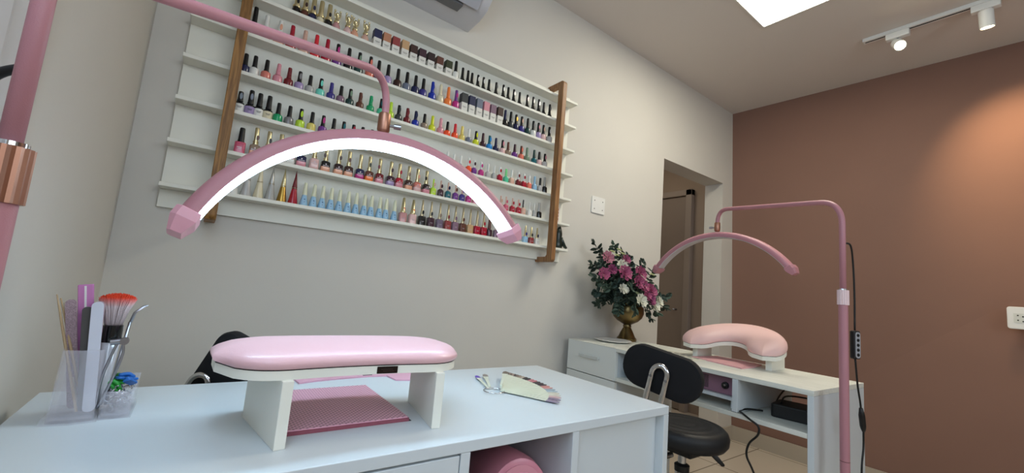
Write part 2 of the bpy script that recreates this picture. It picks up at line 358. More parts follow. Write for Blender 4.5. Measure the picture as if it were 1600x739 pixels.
# ------------------------------------------------------------------ hand rests (curved cushions on white boards)
def arc_rest(name, label, R0, half, wid, legs, z0, bt, pad, arch=0, mleather=None, wc=0, rz=0, loc=(0, 0, 0), tilt=0, straight=None, legt=.0125, legd=(.02, .17)):
    # local frame: fan centre at the origin, cushion spans angles +-half about +y
    t = thing(name, label, 'hand rest', loc, rz)
    Rm = R0+wid/2; n = 40
    def outline(inset, zz):
        w = wid/2-inset; pts = []; rc = min(w, .055)
        # superelliptic ends
        for side in (1, -1):
            for i in range(n+1):
                s = -1+2*i/n; s *= side
                ang = s*(half)
                e = abs(s); edge = Rm*half*(1-e)      # arc distance to the end
                wl = w
                E = .085
                if edge < E: k = 1-(edge-inset*.0)/E; wl = w*max(0, 1-k**2.6)**.42
                # shrink ends by inset
                ang *= (Rm*half-inset)/(Rm*half)
                rr = Rm + (wl if side > 0 else -wl) if False else Rm + side*wl
                pts.append((rr*sin(ang), rr*cos(ang), zz + arch*(1-(s*s)) + tilt*rr*cos(ang)))
        return pts
    bm = NB(); loft(bm, [outline(0, z0), outline(0, z0+bt)]); build('board', bm, M_board, t, smooth='auto')
    q_ = wid/.185*.97
    prof = [(i_*q_, z_) for i_, z_ in [(0.002, 0), (-.003, .003), (-.0045, .009), (-.003, .42*pad), (.004, .60*pad), (.014, .75*pad), (.030, .88*pad), (.050, .96*pad), (.066, pad), (.08, pad*1.01)]]
    bm = NB(); loft(bm, [outline(i, z0+bt+.0005+z) for i, z in prof]); build('cushion', bm, mleather, t, smooth=True)
    bm = NB(); loft(bm, [outline(.0005, z0+bt-.0003), outline(.0005, z0+bt+.0012)]); build('piping_seam', bm, M_dark, t)
    for xl, ya, yb_ in (straight or ()):
        bm = loft(NB(), [[(xl-legt, ya, 0), (xl+legt, ya, 0), (xl+legt, yb_, 0), (xl-legt, yb_, 0)], [(xl-legt, ya, z0+tilt*ya), (xl+legt, ya, z0+tilt*ya), (xl+legt, yb_, z0+tilt*yb_), (xl-legt, yb_, z0+tilt*yb_)]])
        build('leg', bm, M_board, t, bevel=.001)
    for a, y0 in legs:
        q = Matrix.Rotation(-a, 4, 'Z'); r0 = R0+legd[0]; h = z0+arch*(1-(a/half)**2)
        bm = NB(); 
        loft(bm, [[(-legt, r0, 0), (legt, r0, 0), (legt, r0+legd[1], 0), (-legt, r0+legd[1], 0)], [(-legt, r0-.0, h), (legt, r0-.0, h), (legt, r0+legd[1], h), (-legt, r0+legd[1], h)]])
        bmesh.ops.transform(bm, matrix=q, verts=bm.verts); build('leg', bm, M_board, t, bevel=.001)
    return t
hr = arc_rest('hand_rest', 'large pink leather hand rest on white legs in the foreground', .75, radians(13.0), .180, ((radians(-8.2), 0), (radians(9.6), 0)), .090, .0125, .029, 0, M_leather, loc=(.226, -.088, DZ), legd=(-.006, .165), legt=.0075)
pl = build('name_plate', Box(-.0165, .0165, -.0015, .0, -.0055, .0055), mat('plate_dark_brown', '#20130f', .3, .4), hr, loc=(.036, .7488, .0962), rot=(0, 0, radians(-3.3)), bevel=.001)
bm = NB(); box(bm, -.010, .008, -.002, -.0015, .0005, .0012); box(bm, -.007, .010, -.002, -.0015, -.002, -.0014); build('plate_lettering', bm, mat('plate_print', '#3a2620', .4), pl)

# pink folded mat at the far edge of the desk
P = [(.205, 1.000), (.245, 1.012), (.29, 1.02), (.36, 1.026), (.405, 1.022), (.410, .975), (.45, .962), (.47, .97), (.475, 1.045), (.20, 1.048)]
o = build('folded_mat', Prism(P, DZ+.0003, DZ+.0035), mat('mat_pink', '#d7a4b6', .6), None)
tag(o, 'thin pink mat lying along the far edge of the desk behind the large hand rest', 'mat')
build('tag_strip', Box(.35, .372, 1.031, 1.0335, DZ+.0035, DZ+.0045), M_dark, o)

# ------------------------------------------------------------------ UV nail lamp in the cubby
uv = thing('nail_lamp', 'rounded pink nail curing lamp inside the desk cubby', 'nail lamp', (.500, .600, .6005), radians(-14))
def arch2(w, h, n=24, base=0):
    return [(w*cos(pi*i/n), base+(h-base)*sin(pi*i/n)**.8) for i in range(n+1)]
bm = NB(); rings = []
for y, w, h in ((-.003, .066, .131), (.0, .070, .136), (.02, .073, .137), (.06, .074, .131), (.12, .072, .12), (.17, .062, .10), (.18, .05, .08)):
    rings.append([(x, y, z) for x, z in arch2(w, h)])
build('housing', loft(bm, rings), mat('lamp_pink', '#c98191', .3), uv, smooth='auto')
bm = NB(); loft(bm, [[(x+.004, -.0055, z) for x, z in arch2(.042, .106)], [(x+.004, -.0035, z) for x, z in arch2(.042, .106)]])
build('front_face', loft(NB(), [[(x, -.0048, z) for x, z in arch2(.063, .127)], [(x, -.0040, z) for x, z in arch2(.063, .127)]]), mat('lamp_face_pink', '#d08e9c', .35), uv)
build('hand_opening', bm, M_dark, uv)
bm = NB(); tube(bm, [(x+.004, -.005, z) for x, z in arch2(.046, .112)], .0025, 8); build('opening_rim', bm, mat('rim_pink', '#d996a5', .3), uv, smooth=True)

# ------------------------------------------------------------------ white console (second manicure station)
CO = thing('console_table', 'long white console with drawers at the wall end and open shelf', 'console', (1.59, .507, 0), radians(-2.0))
L = 1.128; Wd = .449
build('table_top', Box(0, Wd, 0, L, DZ-.017, DZ), M_melw, CO, bevel=.001)
build('end_panel', Box(.0, Wd, .0, .018, 0, DZ-.0175), M_mel, CO, bevel=.001)
build('wall_panel', Box(.018, Wd, L-.016, L, 0, DZ-.0175), M_mel, CO)
build('drawer_side', Box(.018, Wd, .800, .816, 0, DZ-.0175), M_mel, CO)
build('divider_panel', Box(.0, Wd-.01, .235, .255, .66, DZ-.0175), M_mel, CO, bevel=.001)
build('lower_shelf', Box(.0, Wd, .0185, .7995, .642, .658), M_melw, CO, bevel=.001)
build('drawer_back', Box(Wd-.015, Wd, .82, L-.018, 0, DZ-.018), M_mel, CO)
for z0, z1 in ((.640, .787), (.455, .636), (.26, .451), (.04, .256)):
    d = build('drawer', Box(-.0005, .0175, .800, L-.001, z0, z1), mat('white_lacquer', '#e3e6e2', .28), CO, bevel=.001)
    zc = z1-.062 if z1 > .7 else z1-.05
    bm = NB(); box(bm, -.016, -.012, .90, 1.03, zc-.008, zc+.006); box(bm, -.013, -.0005, .90, .905, zc-.004, zc+.003); box(bm, -.013, -.0005, 1.025, 1.03, zc-.004, zc+.003)
    build('drawer_handle', bm, mat('handle_white', '#ccd0cd', .3), d, bevel=.001)
# things on and in the console
def con(x, y, z=0): return CO.matrix_basis @ Vector((x, y, z))
def crot(): return radians(-2.0)
dc = thing('dust_collector', 'pink dust collector with round knob in the left console cubby', 'dust collector', con(.045, .27, .702), crot())
build('housing', Box(0, .24, 0, .23, .0, .066), mat('collector_pink', '#8d687b', .4), dc, bevel=.004)
bm = NB()
for k in range(9): box(bm, -.001, .001, .10, .215, .012+k*.0053, .0145+k*.0053)
build('vent_slots', bm, M_dark, dc)
build('knob', Lathe([(0, 0), (.013, 0), (.012, .010), (.009, .012), (0, .012)], 20, mx=Matrix.Rotation(-pi/2, 4, 'Y')), M_black, dc, smooth='auto', loc=(-.0002, .032, .034))
build('knob_cap', Lathe([(0, 0), (.004, 0), (.003, .001), (0, .001)], 10, mx=Matrix.Rotation(-pi/2, 4, 'Y')), M_steel, dc, loc=(-.013, .030, .036))
build('bottom_tray', Box(-.02, .25, -.008, .50, -.012, -.0005), M_mel, dc)
for y in (.0, .48): build('tray_foot', Box(.0, .24, y, y+.012, -.0435, -.0125), M_mel, dc)
mt2 = build('dust_collector_plate', Prism([(.155, .30), (.275, .305), (.385, .33), (.40, .535), (.21, .545)], .0003, .005), mat('plate_pink', '#e0a9ad', .5), None, loc=con(0, 0, DZ), rot=(0, 0, crot()))
tag(mt2, 'flat pink plate on the console under the small hand rest', 'plate')
h2 = arc_rest('hand_rest', 'small pale pink curved hand rest on the console by the rose wall', .083, radians(94), .136, (), .043, .016, .047, 0, M_leather2, rz=radians(-90), loc=(1.835, .905, DZ), tilt=.33, straight=((-.155, .035, .16), (.155, .035, .16)), legt=.0115)
# printed sheet, white tray
o = build('printed_sheet', Box(0, .19, 0, .35, .0003, .0012), mat('sheet_paper', '#d9d7c8', .6), None, loc=con(.10, .47, DZ), rot=(0, 0, crot()))
tag(o, 'colour chart sheet lying on the console behind the stool backrest', 'sheet')
cols = ['#b0625f', '#3a5a4a', '#caa08a', '#6a6f52', '#b78a8e', '#4d4a50', '#9c5560', '#d2b9a0']
for r in range(3):
    bm = NB()
    for k in range(9): box(bm, .03+r*.05, .045+r*.05, .03+k*.033, .052+k*.033, .0012, .0017)
    build('colour_row', bm, mat('chart_'+str(r), cols[r*2+1], .5), o)
ty = thing('paper_tray', 'white lacy oval tray beside the brass vase', 'tray', con(.20, 1.0, DZ), 0)
bm = NB(); n = 48
rg = []
for r, z in ((.055, .0005), (.085, .006), (.098, .010), (.096, .012), (.083, .008), (.055, .003)):
    rg.append([(r*(1+.03*cos(12*2*pi*i/n))*cos(2*pi*i/n), 1.0*r*(1+.03*cos(12*2*pi*i/n))*sin(2*pi*i/n), z) for i in range(n)])
build('dish', loft(bm, rg), mat('doily_white', '#dcdad4', .7), ty, smooth=True)
# power adapter and cables
pa = thing('power_adapter', 'black power adapter with cables on the console shelf', 'power adapter', con(.17, .105, .6583), radians(8))
bm = NB(); loft(bm, [[(x, y, z) for x, y in rrect(-.062, .062, -.055, .075, .012)] for z in (0, .045)]); build('housing', bm, M_black, pa, bevel=.004)
build('plug_end', Box(-.035, .035, -.075, -.055, .005, .035), M_black, pa, bevel=.003)
def cable(name, P, r, label, cat='cable', m=M_cable):
    o = build(name, Tube(spline(P, 8), r, 8), m, smooth=True)
    return tag(o, label, cat)
cable('power_cable', [(1.70, .700, .668), (1.66, .735, .668), (1.62, .742, .664), (1.588, .716, .6635), (1.574, .688, .655), (1.574, .661, .64), (1.575, .663, .612), (1.58, .692, .575), (1.58, .70, .534), (1.59, .684, .49), (1.62, .66, .40), (1.66, .65, .28), (1.70, .62, .12), (1.78, .55, .012), (1.9, .50, .008)], .0035, 'black power cable hanging over the console shelf down to the floor')
cable('adapter_cable', [(1.72, .648, .704), (1.80, .66, .72), (1.90, .62, .712), (1.97, .56, .695), (2.0, .55, .68)], .003, 'black cable looped above the power adapter on the console shelf')
cable('wall_cable', [(1.78, .70, .663), (1.90, .72, .70), (1.98, .715, .735), (2.06, .70, .762), (2.12, .68, .60), (2.15, .68, .2), (2.15, .66, .008)], .003, 'thin black cable running up behind the power adapter out of the console back')

# ------------------------------------------------------------------ stools
def stool(name, label, loc, rz):
    t = thing(name, label, 'stool', loc, rz, 'black manicure stools')
    # seat: thick round cushion with stitched rings
    build('seat', Lathe([(0, .552), (.10, .552), (.134, .558), (.144, .572), (.146, .592), (.141, .606), (.130, .616), (.118, .618), (.112, .614), (.104, .619), (.086, .620), (.080, .616), (.072, .620), (.052, .6205), (.046, .617), (.038, .620), (0, .621)], 48), M_fab, t, smooth=True)
    build('seat_plate', Box(-.07, .07, -.07, .07, .530, .5515), M_black, t, bevel=.006)
    build('gas_column', Lathe([(0, .30), (.0135, .30), (.0135, .530), (0, .530)], 20), M_chrome, t, smooth='auto')
    build('column_sleeve', Lathe([(0, .10), (.022, .10), (.022, .46), (0, .46)], 24), M_chrome, t, smooth='auto')
    build('sleeve_collar', Lathe([(.0, .460), (.024, .460), (.025, .480), (.016, .486), (0, .486)], 24), M_black, t, smooth='auto')
    lv = NB()
    loft(lv, [[(.0, .055+a*.012, .505+b*.006) for a, b in rrect(-1, 1, -1, 1, .4, 3)], [(.02, .10+a*.010, .500+b*.006) for a, b in rrect(-1, 1, -1, 1, .4, 3)], [(.035, .15+a*.012, .455+b*.006) for a, b in rrect(-1, 1, -1, 1, .4, 3)], [(.04, .175+a*.008, .432+b*.005) for a, b in rrect(-1, 1, -1, 1, .4, 3)]])
    bmesh.ops.transform(lv, matrix=Matrix.Translation((0, 0, .175)) @ Matrix.Diagonal((.72, .72, .75, 1)) @ Matrix.Rotation(radians(-127), 4, 'Z'), verts=lv.verts); build('height_lever', lv, M_black, t, smooth=True)
    # base
    for k in range(5):
        a = 2*pi*k/5+.3
        bm = NB(); m = Matrix.Rotation(a, 4, 'Z')
        loft(bm, [[(0.0, -.022, .075), (0, .022, .075), (0, .022, .115), (0, -.022, .115)], [(.24, -.014, .062), (.24, .014, .062), (.24, .014, .082), (.24, -.014, .082)]])
        bmesh.ops.transform(bm, matrix=m, verts=bm.verts); lg = build('base_leg', bm, M_black, t, bevel=.004)
        bm = NB(); lathe(bm, [(0, -.011), (.022, -.011), (.025, -.006), (.025, .006), (.022, .011), (0, .011)], 18, mx=Matrix.Translation((.235*cos(a), .235*sin(a), .0255)) @ Matrix.Rotation(a, 4, 'Z') @ Matrix.Rotation(pi/2, 4, 'X'))
        tube(bm, [(.235*cos(a), .235*sin(a), .03), (.235*cos(a), .235*sin(a), .07)], .006, 8)
        build('caster', bm, M_black, lg, smooth='auto')
    return t
def backrest(t, w, h, c, yaw, roll, tilt, tubew=.033, shift=0, rt=.0095, oval=.066, up=.02):
    # slab in local x (width) / z (height), thin in y; the hoop stands on its -y side
    m = Matrix.Translation(c) @ Matrix.Rotation(yaw, 4, 'Z') @ Matrix.Rotation(roll, 4, 'Y') @ Matrix.Rotation(tilt, 4, 'X')
    def ol(ins): return rrect(-w/2+ins, w/2-ins, -h/2+ins, h/2-ins, min(oval-ins*.5, h/2-ins-.002), 8)
    bm = NB(); loft(bm, [[(x, y, z) for x, z in ol(i)] for i, y in ((.03, -.0235), (.027, -.0232), (.012, -.0215), (.003, -.018), (0, -.008), (0, .012), (.008, .024), (.024, .031))])
    bmesh.ops.transform(bm, matrix=m, verts=bm.verts); build('backrest', bm, M_mesh, t, smooth='auto')
    # chrome hoop
    n = 12; P = [(-tubew+shift, -.036, -h/2-.16)] + [(shift-tubew*cos(pi*i/n), -.036, up+tubew*sin(pi*i/n)*1.15) for i in range(n+1)] + [(tubew+shift, -.036, -h/2-.16)]
    P = [m @ Vector(p) for p in P]
    inv_end = [P[0], P[-1]]
    base = Vector((0, 0, .515))
    A = [Vector((base.x+(P[0].x)*.35, base.y+P[0].y*.35, .52)), Vector((P[0].x*.92, P[0].y*.92, .515))]
    B = [Vector((P[-1].x*.92, P[-1].y*.92, .515)), Vector((base.x+(P[-1].x)*.35, base.y+P[-1].y*.35, .52))]
    hp = build('chrome_hoop', Tube(fillet(A+P+B, .02), rt, 14), M_chrome, t, smooth=True)
    for s in (-1, 1):
        q = m @ Vector((shift+s*tubew, -.047, up-.012)); build('hoop_screw', Lathe([(0, 0), (.005, 0), (.004, .003), (0, .003)], 10, mx=Matrix.Translation(q) @ m.to_3x3().to_4x4() @ Matrix.Rotation(pi/2, 4, 'X')), M_steel, hp)
st = stool('manicure_stool', 'black round manicure stool with chrome hoop at the console', (1.42, .84, 0), 0)
backrest(st, .265, .145, (-.125, .010, .792), radians(-73), radians(11), 0, shift=.004, up=-.002, tubew=.025)
s2 = stool('manicure_stool', 'black stool behind the desk, only its backrest and hoop showing', (.19, 1.36, 0), 0)
backrest(s2, .24, .19, (-.058, -.22, .752), radians(-30), radians(25), 0, tubew=.019, shift=-.088, rt=.0065, oval=.03, up=-.026)

# ------------------------------------------------------------------ polish shelf unit
SZ = [1.257+.1355*i for i in range(7)]
su = thing('polish_shelf_unit', 'white wall mounted polish rack with seven shelves and two oak uprights', 'wall shelf', (-.129, YS, 1.188))
ox, oy, oz = -.129, YS, 1.188
build('backboard', Box(0, 1.676, -.015, 0, 0, 2.118-oz), M_board, su, bevel=.001)
for z in SZ: build('shelf', Box(0, 1.676, -.080, -.0155, z-.0125-oz, z-oz), M_board, su, bevel=.0015)
def bracket(x0, x1, z0, z1, y0, y1, m, top=True):
    # C-shaped upright: arms run back to the wall at both ends
    T = .026; pts = []
    def corner(cy, cz, a0, r): return [(cy+r*cos(radians(a0+9*k)), cz+r*sin(radians(a0+9*k))) for k in range(11)]
    out = [(0, z0)] + [(0, z1)]
    P = [(YS, z1-T), (YS, z1)] + [(y0+.018+.018*cos(radians(90+9*k)), z1-.018+.018*sin(radians(90+9*k))) for k in range(11)]
    P += [(y0+.018+.018*cos(radians(180+9*k)), z0+.018+.018*sin(radians(180+9*k))) for k in range(11)]
    P += [(YS, z0), (YS, z0+T), (y1+.01, z0+T), (y1, z0+T+.01), (y1, z1-T-.01), (y1+.01, z1-T)]
    bm = Prism([(a-oy, b-oz) for a, b in P], x0-ox, x1-ox, 'x')
    build('oak_upright', bm, m, su, bevel=.0025)
bracket(-.008, .022, 1.160, 2.16, 1.560, 1.598, M_oak)
bracket(1.392, 1.420, 1.176, 2.135, 1.556, 1.594, M_oakd)

# ------------------------------------------------------------------ nail polish
PAL = dict(black='#101012', brown='#5d3428', darkbrown='#3a211c', navy='#1e2348', cream='#d9cfb0', dustypink='#c08a8a', blush='#d8b3b0', peach='#dda183', nude='#cfa795', tan='#b47c5e', brick='#8f3b3a', beige='#c09a70', darkplum='#3b1f2c', blackplum='#2a171b', olive='#31371f', white='#dcdcd6', darkgrey='#35383a', lightgrey='#b4b2b0', grey='#7c7a7c', pink='#d38c98', red='#a3122b', brightred='#cf2634', crimson='#a5142f', purple='#6c3585', magenta='#b5307e', darkgreen='#22403c', sage='#6f8670', coral='#d9725e', mauve='#7d6173', lilac='#9d8bb5', slate='#6c7384', indigo='#37307c', blue='#152f9c', orange='#ef7f3c', mint='#4fbf96', aqua='#6fd0bd', green='#159a62', teal='#12606a', lime='#b6d93c', yellow='#cfd62a', paleyellow='#d8c76a', salmon='#cc7669', darkred='#6e1a22', silver='#a9a9a6', taupe='#8d7a68', orangered='#f0532a', skyblue='#2588cf', palegreen='#7fd688', lightblue='#8fb8d4', gold='#c9a24c', ivory='#d9dabd', champagne='#cdbf9c', rose='#c4546f', brick2='#8f3b3a', mauvegrey='#6d5f72')
def words(c): 
    return {'darkbrown': 'dark brown', 'dustypink': 'dusty pink', 'darkplum': 'dark plum', 'blackplum': 'black plum', 'darkgrey': 'dark grey', 'lightgrey': 'light grey', 'brightred': 'bright red', 'darkgreen': 'dark green', 'paleyellow': 'pale yellow', 'darkred': 'dark red', 'orangered': 'orange red', 'skyblue': 'sky blue', 'palegreen': 'pale green', 'lightblue': 'light blue', 'mauvegrey': 'mauve grey'}.get(c, c)
def pm(c):
    if c in ('gold',): return mat('polish_gold', '#b8954a', .28, .85)
    if c == 'champagne': return M_champ
    return mat('polish_'+c, PAL[c], .22, coat=.35)
def cm(c):
    if c == 'gold': return M_gold
    if c == 'champagne': return M_champ
    if c == 'silver': return mat('cap_silver', '#b9b9b6', .3, .6)
    return mat('cap_'+c, PAL[c], .35)
_me = {}
def proto(key, fn, nm=1, smooth='auto'):
    if key not in _me:
        bm = fn(); bmesh.ops.recalc_face_normals(bm, faces=bm.faces)
        me = bpy.data.meshes.new(key); bm.to_mesh(me); bm.free()
        for k in range(nm): me.materials.append(M_black)
        me.polygons.foreach_set('use_smooth', [True]*len(me.polygons)); me.set_sharp_from_angle(angle=radians(38)); _me[key] = me
    return _me[key]
def part(name, me, ms, parent, z=0, y=0, x=0, s=(1, 1, 1), rz=0):
    o = bpy.data.objects.new(name, me); COL.objects.link(o); o.parent = parent; o.location = (x, y, z); o.scale = s; o.rotation_euler = (0, 0, rz)
    for k, m in enumerate(ms if isinstance(ms, (list, tuple)) else [ms]):
        o.material_slots[k].link = 'OBJECT'; o.material_slots[k].material = m
    return o
def sqlathe(prof, p=4.5, n=24, sy=1):
    # squarish body: superellipse rings
    bm = NB(); rg = []
    for r, z in prof:
        ring = []
        for i in range(n):
            a = 2*pi*(i+.5)/n; c, s = cos(a), sin(a); k = (abs(c)**p+abs(s)**p)**(-1/p); ring.append((r*k*c, r*k*s*sy, z))
        rg.append(ring)
    return loft(bm, rg)
def f_gel(): return Lathe([(.0130, 0), (.0148, .001), (.0152, .004), (.0150, .024), (.0138, .0285), (.0095, .0315), (.0064, .0325), (.0062, .034)], 20)
def f_gelcap(): return Lathe([(.0075, .0), (.0075, .002), (.0066, .006), (.0058, .036), (.005, .0385), (0, .039)], 16)
def f_slim(): return Lathe([(.0125, 0), (.0140, .001), (.0140, .011), (.0105, .018), (.0075, .025), (.006, .028)], 18)
def f_sq(): return sqlathe([(.0105, 0), (.0115, .001), (.0115, .028), (.0105, .031), (.006, .033), (.006, .035)])
def f_sqcap(): return Lathe([(.0058, 0), (.0062, .002), (.0055, .036), (.0048, .038), (0, .038)], 16)
def f_sqb(): return sqlathe([(.0145, 0), (.0155, .001), (.0155, .036), (.0145, .038), (.0065, .0385), (.0065, .040)], 7)
def f_grad():
    bm = sqlathe([(.0145, 0), (.0152, .001), (.0152, .018), (.0152, .0185), (.0152, .036), (.013, .039), (.0065, .041), (.0065, .043)], 7)
    for f in bm.faces:
        if sum(v.co.z for v in f.verts)/len(f.verts) > .0184: f.material_index = 1
    return bm
def f_goldcap():
    bm = Lathe([(.0085, 0), (.0085, .003), (.0075, .0035), (.0075, .008), (.0088, .0085), (.0088, .011), (.0062, .012), (.0068, .0565), (.006, .058), (0, .058)], 20); return bm
def f_swatch(): return loft(NB(), [[(.0045*cos(2*pi*i/12), -y, .0085*sin(2*pi*i/12)) for i in range(12)] for y in (0, .0012)])
def f_emblem():
    bm = loft(NB(), [[(.0022*cos(2*pi*i/10), -y, .0022*sin(2*pi*i/10)+.0045) for i in range(10)] for y in (0, .0004)])
    box(bm, -.009, .009, -.0004, 0, -.001, .0005); return bm
def f_cone(): return Lathe([(.0155, 0), (.0162, .001), (.0085, .052), (.0080, .054)], 24)
def f_conecap(): return Lathe([(.0088, 0), (.0088, .0015), (.0078, .002), (.0078, .0035), (.0086, .004), (.0083, .007), (.0005, .068), (0, .0685)], 22)
def f_flare(): return sqlathe([(.0135, 0), (.0140, .001), (.0078, .038), (.0070, .0395)], 3)
def f_flarecap(): return Lathe([(.0080, 0), (.0080, .002), (.0052, .042), (.0045, .0445), (0, .045)], 20)
def f_tallcap(): return Lathe([(.0075, 0), (.0078, .003), (.0062, .008), (.0034, .064), (.002, .066), (0, .066)], 18)
def f_ring(): return Lathe([(.0125, 0), (.014, .001), (.014, .020), (.012, .024), (.008, .026), (.008, .028)], 22)
def f_ringcap(): return Lathe([(.0125, 0), (.0128, .002), (.0128, .006), (.0105, .007), (.0105, .009), (.0085, .010), (.0080, .052), (.007, .054), (0, .054)], 22)
def f_orn(): return Lathe([(.009, 0), (.0135, .004), (.0152, .012), (.0135, .022), (.0085, .030), (.007, .034)], 22)
def f_orncap():
    bm = Lathe([(.0085, 0), (.009, .004), (.0065, .008), (.0055, .026), (.0075, .030), (.004, .036), (0, .037)], 16)
    for s in (-1, 1):
        tube(bm, spline([(0, 0, .012), (s*.007, -.002, .018), (s*.010, -.002, .030), (s*.0085, 0, .040)], 4), .0022, 8)
        lathe(bm, [(0, -.004), (.003, -.0025), (.004, 0), (.003, .0025), (0, .004)], 10, c=(s*.0085, 0, .043))
    return bm
def f_boxlo(): return Box(-.0150, .0150, -.0145, .0145, 0, 1)
def f_print():
    bm = NB(); box(bm, -.009, .009, -.0003, 0, .0035, .0050); box(bm, -.006, .006, -.0003, 0, .0, .0012); return bm
def polish(row, x, H, kind, body, cap, sw, z, label, group, idx):
    y = 1.628; rnd = random.Random(idx*7+row)
    t = thing('nail_polish_box' if kind == 'box' else 'nail_polish_bottle', label, 'nail polish box' if kind == 'box' else 'nail polish', (x, y, z), 0, group)
    rz = rnd.uniform(-.12, .12) - .25
    if kind == 'box':
        lo = .5 if H > .08 else .5
        part('printed_base', proto('boxlo', f_boxlo), mat('carton_white', '#d9d7cf', .5), t, s=(1, 1, H*lo))
        part('coloured_top', proto('boxlo', f_boxlo), mat('carton_'+body, PAL[body], .55), t, z=H*lo+.0002, s=(1.0, 1.0, H*(1-lo)))
        part('printed_text', proto('print', f_print), mat('print_grey', '#77736c', .6), t, z=H*lo*.45, y=-.0147, s=(1.1, 1, 1.1))
        return t
    if kind in ('gel', 'slim', 'gelb'):
        k = (1.28 if kind == 'gelb' else 1.0) * (1.12 if row == 1 and kind == 'gel' else 1)
        bz = {'gel': .033, 'slim': .027, 'gelb': .040}[kind] * (H/.073 if kind != 'gelb' else 1)
        base = .034 if kind != 'slim' else .028
        bodym = pm(body)
        if kind == 'gelb':
            part('bottle_body', proto('gel', f_gel), mat('bottle_shoulder_black', '#111114', .25), t, s=(.97, .97, bz/base))
            part('wrap_label', proto('wrap', lambda: Lathe([(.0128, .001), (.0129, .001), (.0129, .024), (.0128, .024)], 24)), mat('label_'+body, PAL[body], .5), t, s=(1.16, 1.16, bz/base))
            part('label_print', proto('print', f_print), mat('print_dark', '#45454a', .6), t, z=bz*.35, y=-.0153, s=(.8, 1, 1))
        else:
            part('bottle_body', proto('gel' if kind == 'gel' else 'slim', f_gel if kind == 'gel' else f_slim), bodym, t, s=(k, k, bz/base))
        part('cap', proto('gelcap', f_gelcap), cm(cap), t, z=bz-.001, s=((1.1 if kind != 'slim' else 1.0)*k**.5, (1.1 if kind != 'slim' else 1)*k**.5, (H-bz+.001)/.039))
        if sw: part('nail_swatch', proto('swatch', f_swatch), pm(sw), t, z=bz+(H-bz)*.50, y=-.0074 if kind != 'slim' else -.0068, x=.0012, s=(1.0, 1, 1.35))
    elif kind in ('sq', 'sqs'):
        bz = .035*H/.073
        part('bottle_body', proto('sq', f_sq), pm(body), t, rz=rz*.3, s=(1.05, 1.05, bz/.035))
        part('cap', proto('sqcap', f_sqcap), cm(cap), t, z=bz-.001, s=(1.0 if kind == 'sq' else .62, 1.0 if kind == 'sq' else .62, (H-bz+.001)/.038))
        if kind == 'sqs': part('emblem', proto('emblem', f_emblem), mat('emblem_pale', '#cfc3c8', .4), t, z=bz*.4, y=-.0125, s=(.6, 1, .9))
        if sw: part('nail_swatch', proto('swatch', f_swatch), pm(sw), t, z=bz+(H-bz)*(.5 if kind == 'sq' else .35), y=-.0066, x=.0008 if kind == 'sq' else .003)
    elif kind == 'sqb':
        part('bottle_body', proto('sqb', f_sqb), pm(body), t, rz=rz*.3); part('cap', proto('gelcap', f_gelcap), cm(cap), t, z=.0395, s=(1.35, 1.35, (H-.0395)/.039))
        part('label_print', proto('print', f_print), mat('print_white', '#d9cdd0', .5), t, z=.014, y=-.0157, s=(1, 1, 1.3))
    elif kind == 'goldsq':
        a, b_ = body.split('/')
        part('bottle_body', proto('grad', f_grad, 2), [pm(b_), pm(a)], t)
        part('cap', proto('goldcap', f_goldcap), M_gold, t, z=.0425, s=(1, 1, (H-.0425)/.058))
        part('emblem', proto('emblem', f_emblem), mat('emblem_pale', '#cfc3c8', .4), t, z=.0225, y=-.0152, s=(1.1, 1, 1.2))
        if sw: part('nail_swatch', proto('swatch', f_swatch), pm(sw), t, z=.0425+(H-.0425)*.40, y=-.0085, x=rnd.choice((-.006, .0, .004)))
    elif kind == 'cone':
        part('bottle_body', proto('cone', f_cone), pm(body), t); part('cap', proto('conecap', f_conecap), cm(cap) if cap not in ('gold',) else M_gold, t, z=.0535, s=(1, 1, (H-.0535)/.0685))
        part('neck_ring', proto('neck', lambda: Lathe([(.0088, 0), (.0092, .0008), (.0088, .0016)], 20)), M_champ, t, z=.056)
    elif kind == 'flare':
        part('bottle_body', proto('flare', f_flare), pm(body), t); part('cap', proto('flarecap', f_flarecap), cm('ivory'), t, z=.039, s=(1, 1, (H-.039)/.045))
        part('label_print', proto('print', f_print), mat('print_blue', '#44688f', .5), t, z=.012, y=-.0125, s=(.25, 1, 2.6))
    elif kind in ('tall', 'talls'):
        bw = .95
        hh = .041 if H > .1 else .033
        part('bottle_body', proto('sqb', f_sqb), pm(body), t, rz=rz*.2, s=(bw if H > .1 else .8, bw if H > .1 else .8, hh/.04))
        part('cap', proto('tallcap', f_tallcap), cm(cap) if cap != 'gold' else M_gold, t, z=hh-.0005, s=(1.0 if kind == 'tall' else 1.5, 1.0 if kind == 'tall' else 1.5, (H-hh)/.066))
        part('label_print', proto('print', f_print), mat('print_pale', '#a59aa0', .5), t, z=hh*.35, y=-.0148 if H > .1 else -.0126, s=(.7, 1, .8))
        if sw: part('nail_swatch', proto('swatch', f_swatch), pm(sw), t, z=hh+(H-hh)*.22, y=-.0072, x=.002)
    elif kind == 'ring':
        part('bottle_body', proto('ring', f_ring), pm(body), t); part('cap', proto('ringcap', f_ringcap), M_gold, t, z=.0275, s=(1, 1, (H-.0275)/.054))
        if sw: part('nail_swatch', proto('swatch', f_swatch), pm(sw), t, z=.05, y=-.0085, x=.002)
    elif kind == 'orn':
        part('bottle_body', proto('orn', f_orn), mat('frosted_'+body, PAL[body], .3, trans=0, coat=.4), t); part('cap', proto('orncap', f_orncap), M_gold, t, z=.0335, s=(1.1, 1.1, (H-.0335)/.045))
    return t
